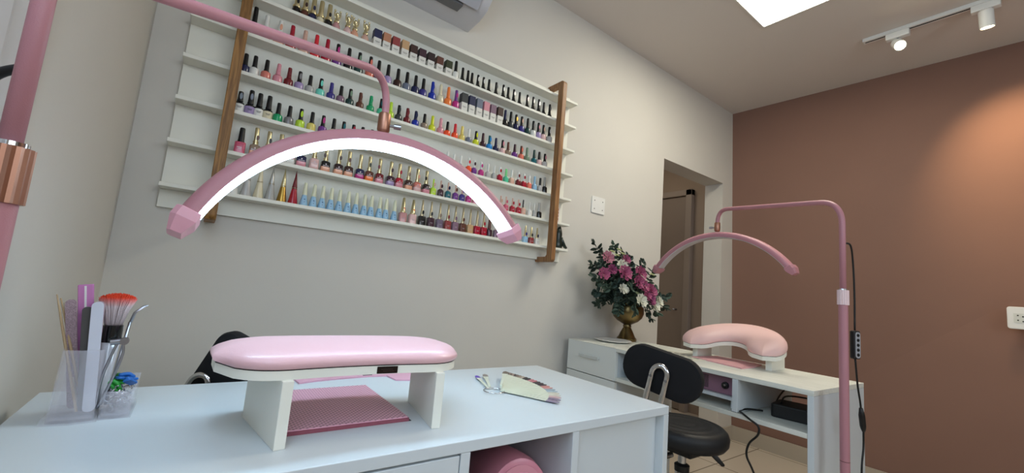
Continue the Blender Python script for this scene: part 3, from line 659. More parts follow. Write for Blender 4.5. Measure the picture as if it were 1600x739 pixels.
BOTTLES = [
(0,0.1509,0.0810,'ring','black','gold','black'),
(0,0.1784,0.0826,'ring','brown','gold','darkbrown'),
(0,0.2050,0.0937,'ring','navy','gold','navy'),
(0,0.2314,0.0923,'ring','cream','gold',None),
(0,0.2595,0.0920,'ring','black','gold','black'),
(0,0.2879,0.0835,'orn','dustypink','gold',None),
(0,0.3287,0.0889,'orn','blush','gold',None),
(0,0.3560,0.0847,'orn','peach','gold',None),
(0,0.3967,0.0906,'orn','nude','gold',None),
(0,0.4420,0.0713,'box','navy',None,None),
(0,0.4791,0.0719,'box','tan',None,None),
(0,0.5173,0.0722,'box','brick',None,None),
(0,0.5574,0.0746,'box','beige',None,None),
(0,0.5952,0.0710,'box','darkbrown',None,None),
(0,0.6349,0.0705,'box','darkplum',None,None),
(0,0.6758,0.0702,'box','blackplum',None,None),
(0,0.7173,0.0694,'box','brown',None,None),
(0,0.7620,0.0699,'box','olive',None,None),
(0,0.8016,0.0892,'gel','white','black',None),
(0,0.8380,0.0723,'slim','black','black',None),
(0,0.8665,0.0702,'slim','black','black',None),
(0,0.8880,0.0667,'slim','black','black',None),
(0,0.9207,0.0696,'slim','black','black','white'),
(0,0.9515,0.0700,'slim','black','black','white'),
(0,0.9825,0.0702,'slim','black','black',None),
(0,1.0241,0.0716,'slim','black','black','darkgrey'),
(0,1.0669,0.0751,'slim','black','black','white'),
(0,1.0968,0.0732,'slim','black','black',None),
(0,1.1312,0.0747,'slim','black','black','lightgrey'),
(0,1.1679,0.0731,'slim','black','black',None),
(0,1.2173,0.0775,'slim','black','black','blush'),
(0,1.2562,0.0798,'slim','black','black','grey'),
(0,1.2945,0.0796,'slim','black','black','white'),
(0,1.3291,0.0750,'slim','black','black',None),
(0,1.3704,0.0778,'slim','black','black','grey'),
(1,0.0355,0.1069,'gel','white','black',None),
(1,0.0707,0.0935,'gel','pink','white',None),
(1,0.1130,0.0933,'gel','peach','white','peach'),
(1,0.1508,0.0933,'gel','red','red','red'),
(1,0.1923,0.0929,'gel','nude','nude','nude'),
(1,0.2313,0.0934,'gel','brightred','brightred',None),
(1,0.2691,0.0932,'gel','crimson','crimson',None),
(1,0.3070,0.0906,'gel','purple','black','magenta'),
(1,0.3481,0.0914,'gel','black','black',None),
(1,0.3879,0.0906,'gel','darkgreen','black','sage'),
(1,0.4308,0.0912,'gel','coral','black','coral'),
(1,0.4647,0.0886,'gel','mauve','black',None),
(1,0.5036,0.0871,'gel','lilac','black',None),
(1,0.5454,0.0857,'gel','darkbrown','black',None),
(1,0.5847,0.0865,'gel','slate','black',None),
(1,0.6229,0.0868,'gel','navy','black',None),
(1,0.6585,0.0863,'gel','indigo','black',None),
(1,0.7015,0.0880,'gel','blue','blue','blue'),
(1,0.7403,0.0907,'gel','cream','cream',None),
(1,0.7786,0.0920,'gel','orange','orange',None),
(1,0.8181,0.0916,'gel','magenta','purple','magenta'),
(1,0.8567,0.0868,'box','darkgrey',None,None),
(1,0.8960,0.0871,'box','navy',None,None),
(1,0.9362,0.0874,'box','slate',None,None),
(1,0.9754,0.0863,'box','pink',None,None),
(1,1.0137,0.0850,'box','mauve',None,None),
(1,1.0542,0.0857,'box','darkbrown',None,None),
(1,1.0918,0.0894,'gel','black','navy',None),
(1,1.1261,0.0915,'gel','darkgrey','black',None),
(1,1.1589,0.0875,'gel','navy','black','gold'),
(1,1.1946,0.0887,'gel','indigo','black','nude'),
(1,1.2338,0.0920,'gel','darkgreen','black',None),
(1,1.2702,0.0895,'gel','white','black','grey'),
(1,1.3052,0.0904,'gel','lilac','black','pink'),
(1,1.3393,0.0892,'gel','blush','black','nude'),
(1,1.3801,0.0908,'gel','lightgrey','black','white'),
(2,0.0300,0.0707,'gel','navy','black',None),
(2,0.0569,0.0739,'gel','white','black',None),
(2,0.0917,0.0734,'gel','salmon','black',None),
(2,0.1276,0.0736,'gel','pink','pink','pink'),
(2,0.1616,0.0727,'gel','darkred','darkred','darkred'),
(2,0.1953,0.0719,'gel','lilac','black','grey'),
(2,0.2300,0.0707,'gel','silver','black',None),
(2,0.2666,0.0721,'gel','aqua','black','aqua'),
(2,0.3031,0.0698,'gel','indigo','indigo','indigo'),
(2,0.3382,0.0703,'gel','mauve','black',None),
(2,0.3723,0.0702,'gel','darkgreen','black','sage'),
(2,0.4104,0.0691,'gel','brown','brown','brown'),
(2,0.4511,0.0704,'gel','green','green','green'),
(2,0.4926,0.0724,'gel','mint','black','teal'),
(2,0.5327,0.0727,'gel','lime','lime',None),
(2,0.5667,0.0708,'gel','darkgrey','black','darkgrey'),
(2,0.6038,0.0705,'gel','darkred','darkred','darkred'),
(2,0.6410,0.0702,'gel','blue','navy','navy'),
(2,0.6812,0.0709,'gel','taupe','black',None),
(2,0.7178,0.0741,'gel','yellow','yellow',None),
(2,0.7574,0.0757,'gel','pink','pink',None),
(2,0.7915,0.0706,'gel','orangered','black',None),
(2,0.8298,0.0726,'gel','orangered','brightred',None),
(2,0.8655,0.0725,'gel','paleyellow','paleyellow',None),
(2,0.9015,0.0710,'gel','slate','white',None),
(2,0.9402,0.0718,'gel','yellow','black','yellow'),
(2,0.9783,0.0732,'gel','darkplum','darkplum',None),
(2,1.0154,0.0722,'gel','skyblue','teal','skyblue'),
(2,1.0526,0.0709,'gel','navy','navy',None),
(2,1.0914,0.0724,'gel','blush','black','pink'),
(2,1.1252,0.0712,'gel','taupe','brown',None),
(2,1.1658,0.0715,'gel','purple','darkplum',None),
(2,1.2068,0.0739,'gel','coral','brown','coral'),
(2,1.2434,0.0756,'gel','sage','sage',None),
(2,1.2908,0.0759,'gel','teal','darkgreen',None),
(2,1.3246,0.0748,'gel','blush','black',None),
(2,1.3630,0.0746,'gel','lightgrey','black','pink'),
(3,0.0329,0.0731,'gelb','white','black','darkgrey'),
(3,0.0624,0.0879,'gelb','lilac','black','slate'),
(3,0.0880,0.0861,'gelb','white','black',None),
(3,0.1155,0.0869,'gelb','cream','black',None),
(3,0.1460,0.0718,'gel','green','black',None),
(3,0.1807,0.0728,'gel','grey','black',None),
(3,0.2171,0.0740,'gel','lime','black','lime'),
(3,0.2540,0.0741,'gel','paleyellow','black',None),
(3,0.2916,0.0731,'gel','purple','black','magenta'),
(3,0.3288,0.0731,'gel','cream','black',None),
(3,0.3641,0.0724,'gel','teal','black','teal'),
(3,0.4004,0.0714,'gel','crimson','black','crimson'),
(3,0.4350,0.0725,'gel','darkgrey','black',None),
(3,0.4715,0.0731,'gel','black','black',None),
(3,0.8069,0.0727,'sq','blush','white',None),
(3,0.8395,0.0717,'sq','nude','white',None),
(3,0.8731,0.0728,'sq','lightgrey','white',None),
(3,0.9162,0.0723,'sq','orangered','white','brightred'),
(3,0.9450,0.0699,'sq','purple','white','darkplum'),
(3,0.9835,0.0702,'sq','magenta','white','magenta'),
(3,1.0223,0.0699,'sq','lightgrey','white',None),
(3,1.0571,0.0710,'sq','silver','white',None),
(3,1.0902,0.0728,'sq','crimson','white','red'),
(3,1.1266,0.0717,'sq','mint','palegreen',None),
(3,1.1607,0.0735,'sq','nude','white',None),
(3,1.2021,0.0742,'sq','darkred','white','darkred'),
(3,1.2372,0.0732,'sq','red','white','red'),
(3,1.2720,0.0743,'sq','coral','white',None),
(3,1.3070,0.0754,'sq','lightblue','lightblue',None),
(3,1.3441,0.0757,'sq','lightgrey','black',None),
(3,1.3744,0.0857,'gel','black','silver',None),
(4,0.0535,0.0890,'sqb','rose','black',None),
(4,0.0946,0.1010,'goldsq','taupe/peach','gold','brown'),
(4,0.1319,0.0993,'goldsq','darkplum/rose','gold','black'),
(4,0.1689,0.1003,'goldsq','tan/peach','gold',None),
(4,0.2011,0.0942,'goldsq','blush/white','gold',None),
(4,0.2376,0.0928,'goldsq','navy/pink','gold',None),
(4,0.2796,0.0901,'goldsq','blush/blush','gold',None),
(4,0.3183,0.0886,'goldsq','black/peach','gold','darkbrown'),
(4,0.3635,0.0996,'goldsq','blackplum/peach','gold','darkbrown'),
(4,0.4003,0.0999,'goldsq','darkbrown/peach','gold','brown'),
(4,0.4423,0.0986,'goldsq','navy/magenta','gold',None),
(4,0.4782,0.1002,'goldsq','brown/orange','gold','olive'),
(4,0.5183,0.1019,'goldsq','darkred/pink','gold','darkred'),
(4,0.5634,0.1012,'goldsq','darkplum/lilac','gold','darkplum'),
(4,0.5997,0.1011,'goldsq','crimson/pink','gold','red'),
(4,0.6404,0.1011,'goldsq','darkbrown/peach','gold','taupe'),
(4,0.6788,0.0997,'goldsq','salmon/blush','gold','peach'),
(4,0.7198,0.1000,'goldsq','blackplum/pink','gold','black'),
(4,0.7540,0.0727,'sqs','lime','lime','nude'),
(4,0.7894,0.0738,'sqs','darkplum','nude','darkplum'),
(4,0.8256,0.0732,'sqs','teal','nude','navy'),
(4,0.8629,0.0727,'sqs','purple','nude','brown'),
(4,0.8965,0.0723,'sqs','indigo','nude','lilac'),
(4,0.9302,0.0706,'sqs','magenta','nude','rose'),
(4,0.9647,0.0688,'sqs','pink','nude',None),
(4,1.1091,0.0707,'sqs','blush','nude','nude'),
(4,1.1405,0.0723,'sqs','rose','nude','rose'),
(4,1.1794,0.0727,'sqs','crimson','nude','crimson'),
(4,1.2163,0.0731,'sqs','red','nude','red'),
(4,1.2459,0.0770,'sqs','nude','black','white'),
(4,1.2875,0.0735,'sqs','white','white',None),
(4,1.3194,0.0753,'sqs','silver','white',None),
(4,1.3503,0.0838,'gel','black','silver',None),
(5,0.0536,0.1217,'cone','white','white',None),
(5,0.0897,0.1221,'cone','lightgrey','lightgrey',None),
(5,0.1252,0.1221,'cone','cream','cream',None),
(5,0.1594,0.1212,'cone','silver','silver',None),
(5,0.1954,0.1212,'cone','gold','gold',None),
(5,0.2305,0.1209,'cone','red','darkred',None),
(5,0.2651,0.0845,'flare','lightblue','ivory',None),
(5,0.2955,0.0851,'flare','lightblue','ivory',None),
(5,0.3250,0.0854,'flare','lightblue','ivory',None),
(5,0.3546,0.0843,'flare','lightblue','ivory',None),
(5,0.3842,0.0844,'flare','lightblue','ivory',None),
(5,0.4158,0.0839,'flare','lightblue','ivory',None),
(5,0.4451,0.0844,'flare','lightblue','ivory',None),
(5,0.4763,0.0850,'flare','lightblue','ivory',None),
(5,0.5035,0.0848,'flare','lightblue','ivory',None),
(5,0.5364,0.0847,'flare','lightblue','ivory',None),
(5,0.5628,0.0844,'flare','lightblue','ivory',None),
(5,0.5973,0.0848,'flare','lightblue','ivory',None),
(5,0.6332,0.1033,'talls','dustypink','gold','coral'),
(5,0.6754,0.1024,'talls','blush','gold','orange'),
(5,0.7166,0.1104,'tall','black','champagne','black'),
(5,0.7571,0.1113,'tall','darkplum','champagne','darkgrey'),
(5,0.7988,0.1125,'tall','mauvegrey','champagne','taupe'),
(5,0.8382,0.1123,'tall','brick','champagne','brick'),
(5,0.8748,0.1119,'tall','mauve','champagne','mauve'),
(5,0.9132,0.1123,'tall','brown','champagne','brown'),
(5,0.9516,0.1122,'tall','beige','champagne',None),
(5,0.9885,0.1113,'tall','crimson','champagne',None),
(5,1.0251,0.1112,'tall','red','champagne','red'),
(5,1.0579,0.0873,'gel','darkplum','brown',None),
(5,1.0961,0.0826,'sqs','mauve','champagne','indigo'),
(5,1.1265,0.0782,'sqs','purple','champagne',None),
(5,1.2742,0.0874,'tall','lightblue','gold','indigo'),
(5,1.3120,0.0874,'tall','brick','gold','darkgrey'),
(5,1.3497,0.0879,'tall','white','gold','navy')]
ROWN = ['top row', 'second row', 'third row', 'fourth row', 'fifth row', 'bottom row']
ORD = ['first', 'second', 'third', 'fourth', 'fifth', 'sixth', 'seventh', 'eighth', 'ninth', 'tenth', 'eleventh', 'twelfth', 'thirteenth', 'fourteenth', 'fifteenth', 'sixteenth']
def bdesc(k, b, c, s):
    b = b.split('/')[0]
    if k == 'box': return words(b)+' and white polish box'
    if k == 'slim': return 'slim black bottle'+(', '+words(s)+' swatch' if s else '')
    if k == 'cone': return words(b)+' cone bottle, pointed cap'
    if k == 'orn': return words(b)+' round bottle, ornate gold cap'
    return words(b)+' polish, '+words(c)+' cap'
def short(k, b, c, s): return words(b.split('/')[0])
rows = [[b for b in BOTTLES if b[0] == r] for r in range(6)]
seen = set(); nth = {}
for r, R in enumerate(rows):
    for i, (_, x, Hh, k, bo, ca, sw_) in enumerate(R):
        base = bdesc(k, bo, ca, sw_); rn = ROWN[r]
        if k in ('slim', 'flare'):
            n = nth.get((r, k), 0); nth[(r, k)] = n+1
            if k == 'slim': lab = '%s, %s, %s from left of the sixteen slim ones' % (base, rn, ORD[n])
            else: lab = 'light blue flared bottle, ivory cap, bottom row, %s from left of twelve' % ORD[n]
        else:
            l = short(*R[i-1][3:]) if i else None; q = short(*R[i+1][3:]) if i < len(R)-1 else None
            if l and R[i-1][3] == 'slim': l = 'slim black'
            if q and R[i+1][3] == 'slim': q = 'slim black'
            if l and q: lab = '%s, %s, between %s and %s' % (base, rn, l, q)
            elif q: lab = '%s, left end of %s, beside %s' % (base, rn, q)
            else: lab = '%s, right end of %s, beside %s' % (base, rn, l)
        assert lab not in seen, lab
        assert 4 <= len(lab.split()) <= 16, lab
        seen.add(lab)
        polish(r, x, Hh, k, bo, ca, sw_, SZ[5-r]+.0003, lab, 'nail polish boxes on the wall rack' if k == 'box' else 'nail polish bottles on the wall rack', i)
# two odd things at the right end of the rack
fg = thing('cat_figurine', 'dark green animal figurine at the right end of the bottom shelf', 'figurine', (1.500, 1.628, SZ[0]+.0003))
fm = mat('dark_green_glaze', '#14231d', .35, coat=.3)
bm = NB(); lathe(bm, [(0, 0), (.022, .002), (.026, .014), (.022, .034), (.018, .055), (.020, .078), (.016, .098), (.007, .112), (0, .116)], 20, sy=.8); build('body', bm, fm, fg, smooth=True)
build('paw', Tube(spline([(.012, -.006, .055), (.026, -.008, .034), (.040, -.010, .012), (.046, -.010, .004)], 5), [.009]*11+[.009, .009, .009, .009, .008], 10) if False else Tube([(.012, -.006, .058), (.026, -.008, .034), (.038, -.010, .014), (.050, -.010, .008)], [.009, .009, .009, .007], 10), fm, fg, smooth=True)
build('ear', Lathe([(.008, 0), (.005, .010), (0, .018)], 10, c=(.006, 0, .104)), fm, fg, smooth=True)
ob = thing('small_carton', 'small pale pink carton behind the right oak upright, fifth row', 'carton', (1.466, 1.632, SZ[1]+.0003))
build('carton_body', Box(-.016, .016, -.014, .014, 0, .078), mat('carton_palepink', '#d9c3bd', .6), ob, bevel=.0006)
bm = NB()
for k in range(4): box(bm, .002, .012, -.0145, -.0139, .012+k*.017, .022+k*.017)
build('printed_pattern', bm, mat('print_rose', '#9a7468', .6), ob)

# ------------------------------------------------------------------ half moon lamps
def arc_frame(q):
    T, R, a, tl, rl = q
    u = Vector((cos(a)*cos(rl), sin(a)*cos(rl), sin(rl))); w = Vector((-sin(a), cos(a), 0)); dn = u.cross(w)
    if dn.z > 0: dn = -dn
    d = dn*cos(tl)+w*sin(tl); n = u.cross(d).normalized()
    return T+d*R, u, d, n
def moon_lamp(label, T, R, a, tl, rl, TH0, TH1, pole, ztop, zarm, lit, bend=.055, basexy=None, knob=1):
    t = thing('half_moon_lamp', label, 'floor lamp', (pole[0], pole[1], 0), 0, 'pink half moon lamps')
    inv = Vector((-pole[0], -pole[1], 0)); bx, by = basexy or (0, 0)
    build('base', Lathe([(0, 0), (.053, 0), (.055, .004), (.053, .012), (.03, .016), (0, .016)], 40, c=(bx, by, 0)), M_lpink, t, smooth='auto')
    build('lower_pole', Lathe([(0, .014), (.0125, .014), (.0125, 1.085), (0, 1.085)], 24), M_lpink, t, smooth='auto')
    build('pole_seam', Lathe([(.0127, .60), (.0128, .601), (.0127, .602)], 24), mat('seam_dark', '#6a3f48', .5), t)
    sv = NB(); n = 36; lathe(sv, [(0, 1.066), (.0150, 1.066), (.0150, 1.112), (0, 1.112)], n)
    for v in sv.verts:
        if hypot(v.co.x, v.co.y) > .01:
            k = int(round(atan2(v.co.y, v.co.x)/(2*pi/n))) % 2; v.co.x *= 1.04 if k else .97; v.co.y *= 1.04 if k else .97
    build('height_sleeve', sv, M_rose if lit else mat('pale_pink_sleeve', '#e0c6c8', .35), t)
    build('collar_ring', Lathe([(0, 1.112), (.0115, 1.112), (.0115, 1.116), (0, 1.116)], 24), M_chrome, t, smooth='auto')
    C0, u, d, nn = arc_frame((T, R, a, tl, rl))
    P = fillet([Vector((pole[0], pole[1], 1.10)), Vector((pole[0], pole[1], ztop)), Vector((T.x, T.y, zarm)), Vector((T.x, T.y, T.z+.035))], bend, 10)
    if lit: P = fillet([Vector((pole[0], pole[1], 1.10)), Vector((pole[0], pole[1], ztop)), Vector((pole[0], pole[1], ztop)).lerp(Vector((T.x, T.y, zarm)), .4)], .026, 10)[:-1] + fillet([Vector((pole[0], pole[1], ztop)).lerp(Vector((T.x, T.y, zarm)), .4), Vector((T.x, T.y, zarm)), Vector((T.x, T.y, T.z+.035))], bend, 10)
    build('arm', Tube([p+inv for p in P], (.0074 if lit else .0088), 18), M_lpink, t, smooth=True)
    tip = T+inv
    build('swivel_joint', Lathe([(0, .004), (.0095, .004), (.0115, .008), (.0125, .010), (.0125, .042), (.0105, .046), (0, .046)], 24, c=tip), M_rose, t, smooth='auto')
    kd = Vector((cos(.0), -.35, 0)) if knob > 0 else Vector((-.25, .95, 0)); kd.normalize()
    kb = NB(); tube(kb, [tip+Vector((0, 0, .022)), tip+Vector((0, 0, .022))+kd*.022], .003, 8); tube(kb, [tip+Vector((0, 0, .022))+kd*.020, tip+Vector((0, 0, .022))+kd*.034], .0055, 12)
    build('tilt_knob', kb, M_steel, t, smooth='auto')
    # arc body: rounded channel, open to the inside where the diffuser sits
    N = 64; Ro = R; Ri = R-.024; hw = .0265
    sec = [(Ri, -hw), (Ri+.008, -hw-.001), (Ro-.008, -hw+.001), (Ro-.003, -hw+.006), (Ro, -hw+.014), (Ro, hw-.014), (Ro-.003, hw-.006), (Ro-.008, hw-.001), (Ri+.008, hw+.001), (Ri, hw), (Ri, hw-.003), (Ri+.003, hw-.004), (Ri+.003, -hw+.004), (Ri, -hw+.003)]
    def ring(p, s): return [C0+inv+(u*sin(p)-d*cos(p))*r+nn*w for r, w in s]
    bm = loft(NB(), [ring(TH0+.06+(TH1-TH0-.12)*i/N, sec) for i in range(N+1)]); build('arc_body', bm, M_lpink, t, smooth='auto')
    sd = [(Ri-.003, -hw+.005), (Ri-.001, -hw+.0033), (Ri+.0025, -hw+.0031), (Ri+.0025, hw-.0031), (Ri-.001, hw-.0033), (Ri-.003, hw-.005)]
    bm = loft(NB(), [ring(TH0+.065+(TH1-TH0-.13)*i/N, sd) for i in range(N+1)]); build('light_strip', bm, M_led if lit else M_ledoff, t, smooth='auto')
    for s in (-1, 1):
        TH = TH1 if s > 0 else -TH0
        c0, c1 = (Ri+Ro)/2, 0
        def rg(p, f, g=1): return [C0+inv+(u*sin(p*s)-d*cos(p*s))*(c0+(r-c0)*f)+nn*(w*g) for r, w in ((Ri-.004, -hw-.003), (Ro-.004, -hw-.003), (Ro+.003, -hw+.005), (Ro+.003, hw-.005), (Ro-.004, hw+.003), (Ri-.004, hw+.003))]
        bm = loft(NB(), [rg(TH-.062, 1.0), rg(TH-.058, 1.08, 1.03), rg(TH-.02, 1.10, 1.03), rg(TH+.04, .60, .72)]); build('end_cap', bm, M_lpink2 if lit else M_lpink, t)
    return t
R_ = .37
T1 = CAM + R_*2.3191*Vector((0.30673, 0.97387, 0.33447))
T2 = CAM + R_*5.178*Vector((0.97663, 0.50722, 0.17110))
l1 = moon_lamp('lit pink half moon lamp arching over the foreground desk', T1, R_, .0311, -.1634, .1048, -1.10, 1.075, (-.137, .515), 1.281, 1.451, True, bend=.085, basexy=(.0, -.035))
l2 = moon_lamp('unlit pink half moon lamp standing at the end of the console', T2, R_, -1.518, .017, .016, -.994, .994, (1.628, .44), 1.398, 1.467, False, bend=.078, basexy=(0, -.02), knob=-1)
# cables of the lamps
def lcable(lamp, P, r=.0028):
    iv = Vector((-lamp.location.x, -lamp.location.y, 0)); return build('cable', Tube([Vector(p)+iv for p in spline(P, 8)], r, 8), M_cable, lamp, smooth=True)
lcable(l2, [(1.628, .435, 1.262), (1.650, .425, 1.255), (1.672, .425, 1.20), (1.682, .425, 1.10), (1.680, .425, .99)])
lcable(l2, [(1.680, .425, .90), (1.700, .425, .82), (1.722, .425, .77), (1.730, .425, .745)])
lcable(l2, [(1.752, .425, .68), (1.748, .425, .625), (1.726, .425, .55), (1.71, .42, .35), (1.73, .40, .12), (1.80, .36, .006), (1.95, .30, .004)])
iv = Vector((-1.628, -.44, 0))
rc = build('remote_control', Box(-.0135, .0135, -.008, .008, -.044, .044), M_black, l2, loc=Vector((1.681, .425, .945))+iv, rot=(0, 0, radians(-25)), bevel=.005)
f = build('button_panel', Prism(rrect(-.0085, .0095, -.040, .040, .008), -.0092, -.008, 'y'), mat('remote_grey', '#9b9ba0', .4), rc)
for k in range(5): build('button', Lathe([(0, 0), (.0052, 0), (.0045, .0015), (0, .0015)], 12, mx=Matrix.Translation((.0005, -.0092, .030-.015*k)) @ Matrix.Rotation(pi/2, 4, 'X')), M_black, rc)
build('cable_connector', Lathe([(0, -.042), (.004, -.040), (.007, -.030), (.0085, -.02), (.0085, .015), (.005, .038), (0, .040)], 14, mx=Matrix.Rotation(radians(-18), 4, 'Y')), M_black, l2, smooth=True, loc=Vector((1.741, .425, .712))+iv)
lcable(l1, [(-.135, .522, 1.178), (-.148, .535, 1.183), (-.165, .545, 1.170), (-.178, .55, 1.13), (-.182, .55, 1.0), (-.18, .54, .8)], .004)

# ------------------------------------------------------------------ brass vase and bouquet
vs = thing('brass_vase', 'aged brass footed vase holding the bouquet on the console', 'vase', (1.98, 1.53, DZ))
build('foot', Lathe([(0, 0), (.052, 0), (.054, .004), (.054, .014), (.050, .018), (.046, .022), (.036, .045), (.024, .068), (.019, .076)], 40), M_brass, vs, smooth='auto')
build('stem_ring', Lathe([(.018, .074), (.023, .077), (.024, .081), (.020, .084), (.022, .088), (.018, .091)], 36), M_brass, vs, smooth=True)
build('bowl', Lathe([(.016, .088), (.030, .095), (.058, .110), (.078, .130), (.088, .155), (.087, .180), (.080, .203), (.083, .208), (.078, .207), (.074, .200), (.080, .178), (.060, .130), (0, .115)], 48), M_brass, vs, smooth='auto')
bq = thing('flower_bouquet', 'bouquet of pink and white flowers with eucalyptus leaves', 'bouquet', (1.98, 1.53, DZ+.19))
O = Vector((1.98, 1.53, DZ+.19)); rnd = random.Random(5)
greens = [mat('leaf_dark', '#28372c', .6, noise=.25, nscale=40), mat('leaf_grey_green', '#465a4c', .65, noise=.2, nscale=40), mat('leaf_bluish', '#33463f', .65, noise=.2, nscale=40)]
M_stem = mat('stem_green', '#39452b', .7)
def leaf(bm, p, dirv, up, l, w):
    dirv = dirv.normalized(); s = dirv.cross(up).normalized(); nrm = s.cross(dirv).normalized(); vs_ = []
    prof = [(0, .0), (.2, .75), (.5, 1), (.8, .7), (1, 0)]
    c = [bm.verts.new(p+dirv*l*t+nrm*(-.12*l*t*t)) for t, _ in prof]
    for sg in (-1, 1):
        e = [c[0]]+[bm.verts.new(p+dirv*l*t+s*sg*w*k+nrm*(.10*w-.12*l*t*t)) for t, k in prof[1:-1]]+[c[-1]]
        for i in range(4):
            q = [c[i], e[i], e[i+1], c[i+1]]; q = [v for j, v in enumerate(q) if v not in q[:j]]
            if len(q) > 2: bm.faces.new(q)
def sprig(tip, k, l=.028, w=.016, step=.020, start=.25, name='eucalyptus_branch'):
    tip = Vector(tip)-O; st = Vector((tip.x*.12, tip.y*.12-.0, -.03)); mid = (st+tip)*.5+Vector((rnd.uniform(-.02, .02), rnd.uniform(-.03, .01), .03 if tip.z > .05 else .07))
    P = spline([st, mid, tip], 10); bm = NB(); tube(bm, P, .0016, 6); L_ = sum((b-a).length for a, b in zip(P, P[1:])); acc = 0; nx = L_*start
    for a, b in zip(P, P[1:]):
        acc += (b-a).length
        while acc > nx:
            tg = (b-a).normalized(); ax = Vector((rnd.uniform(-1, 1), rnd.uniform(-1, .3), rnd.uniform(-1, 1))); s = tg.cross(ax).normalized()
            for sg in (-1, 1): leaf(bm, b, s*sg+tg*.5, Vector((0, -1, .4)), l*rnd.uniform(.75, 1.15), w*rnd.uniform(.8, 1.1))
            nx += step
    leaf(bm, P[-1], P[-1]-P[-2], Vector((0, -1, .4)), l*.8, w*.7)
    return build(name, bm, [greens[k]], bq, smooth=True, recalc=False)
tips = [(1.702, 1.56, 1.308), (1.86, 1.56, 1.322), (1.978, 1.55, 1.27), (1.661, 1.53, 1.193), (1.640, 1.50, 1.13), (2.09, 1.53, 1.245), (2.148, 1.50, 1.193), (2.189, 1.50, 1.085), (2.310, 1.50, 1.055), (2.262, 1.48, .985), (2.17, 1.47, .955), (2.10, 1.46, .925), (1.69, 1.50, .985), (1.811, 1.46, .95), (1.70, 1.52, 1.05), (1.773, 1.56, 1.264), (1.92, 1.58, 1.20), (2.05, 1.56, 1.16), (1.83, 1.42, 1.02), (1.98, 1.40, 1.0), (1.76, 1.44, 1.10), (1.90, 1.40, 1.10), (1.86, 1.50, 1.20), (2.08, 1.44, 1.03), (1.75, 1.5, 1.0), (1.87, 1.40, .96), (1.80, 1.50, 1.15), (2.0, 1.5, 1.15), (1.72, 1.46, 1.08), (1.84, 1.42, 1.16), (1.95, 1.44, 1.19), (1.78, 1.50, 1.22), (1.70, 1.50, 1.20), (2.06, 1.46, 1.10), (1.83, 1.40, 1.09), (1.75, 1.42, 1.02), (1.93, 1.38, 1.0), (2.03, 1.40, 1.05), (2.14, 1.46, 1.0), (1.86, 1.50, 1.28)]
for i, tp in enumerate(tips): sprig(tp, i % 3, l=.036 if i % 3 else .040, w=.018 if i % 3 else .011, step=.019 if i % 3 else .014)
def bloom(p, r, m, name, seed, layers=4, face=None):
    g = random.Random(seed); bm = NB(); p = Vector(p)-O
    ax = (face or Vector((p.x*.9-.1, -.8, .25))).normalized(); s = ax.orthogonal().normalized(); q = ax.cross(s)
    for L_ in range(layers):
        n = 7 if L_ < layers-1 else 5; rr = r*(1-.2*L_); opn = 1.25-.33*L_
        for k in range(n):
            a0 = 2*pi*(k+.5*L_)/n+g.uniform(-.2, .2); wd = 2*pi/n*1.05; rows_ = []
            for i in range(5):
                t = i/4; rowv = []
                for j in range(5):
                    a = a0+wd*(j/4-.5)*(0.35+.65*t**.6); e = opn*t**.8; rad = rr*sin(min(e, 1.5))*(1 if t < 1 else .96); hh = rr*(1-cos(e))*-.1+rr*.75*t*cos(opn*.75)+.08*rr*sin(3.1*j+L_)*t
                    rad *= 1+.14*sin(2.4*j+seed+k)*t
                    rowv.append(bm.verts.new(p+s*cos(a)*rad+q*sin(a)*rad+ax*(hh+.12*rr*L_)))
                rows_.append(rowv)
            for A, B in zip(rows_, rows_[1:]):
                for j in range(4): bm.faces.new((A[j], A[j+1], B[j+1], B[j]))
    return build(name, bm, m, bq, smooth=True, recalc=False)
pk = [mat('petal_pink', '#a85478', .65), mat('petal_rose', '#bd7d8c', .65), mat('petal_magenta', '#8f4069', .65)]
for i, (p, r) in enumerate([((1.70, 1.46, 1.229), .034), ((1.665, 1.45, 1.140), .033), ((1.715, 1.44, 1.168), .028), ((1.79, 1.42, 1.155), .042), ((1.86, 1.47, 1.235), .028), ((1.905, 1.41, 1.165), .040), ((1.885, 1.40, 1.115), .036), ((1.995, 1.40, 1.075), .040), ((1.982, 1.39, 1.030), .034), ((1.938, 1.41, 1.100), .036), ((1.95, 1.39, 1.05), .028)]):
    bloom(p, r*1.08, pk[(i*2+1) % 3 if i not in (3, 5, 6, 9) else 0], 'pink_bloom', i)
wp = mat('petal_white', '#d9d8c8', .6); gw = mat('bud_green_white', '#b9bf8d', .6)
for i, (p, r) in enumerate([((1.79, 1.44, 1.195), .036), ((1.785, 1.42, 1.073), .030), ((1.81, 1.42, 1.070), .020), ((1.885, 1.38, 1.020), .040), ((1.964, 1.46, 1.135), .026), ((2.02, 1.46, 1.117), .024), ((2.12, 1.43, 1.020), .034), ((2.04, 1.40, .995), .036)]):
    bloom(p, r, wp, 'white_bloom', 40+i, layers=3)
for i, p in enumerate([(1.735, 1.46, 1.262), (1.76, 1.45, 1.245), (1.83, 1.47, 1.262), (2.09, 1.46, 1.17), (1.88, 1.40, 1.055), (1.80, 1.47, 1.28)]):
    bloom(p, .017, gw, 'flower_bud', 70+i, layers=2, face=Vector((0, -.4, 1)))

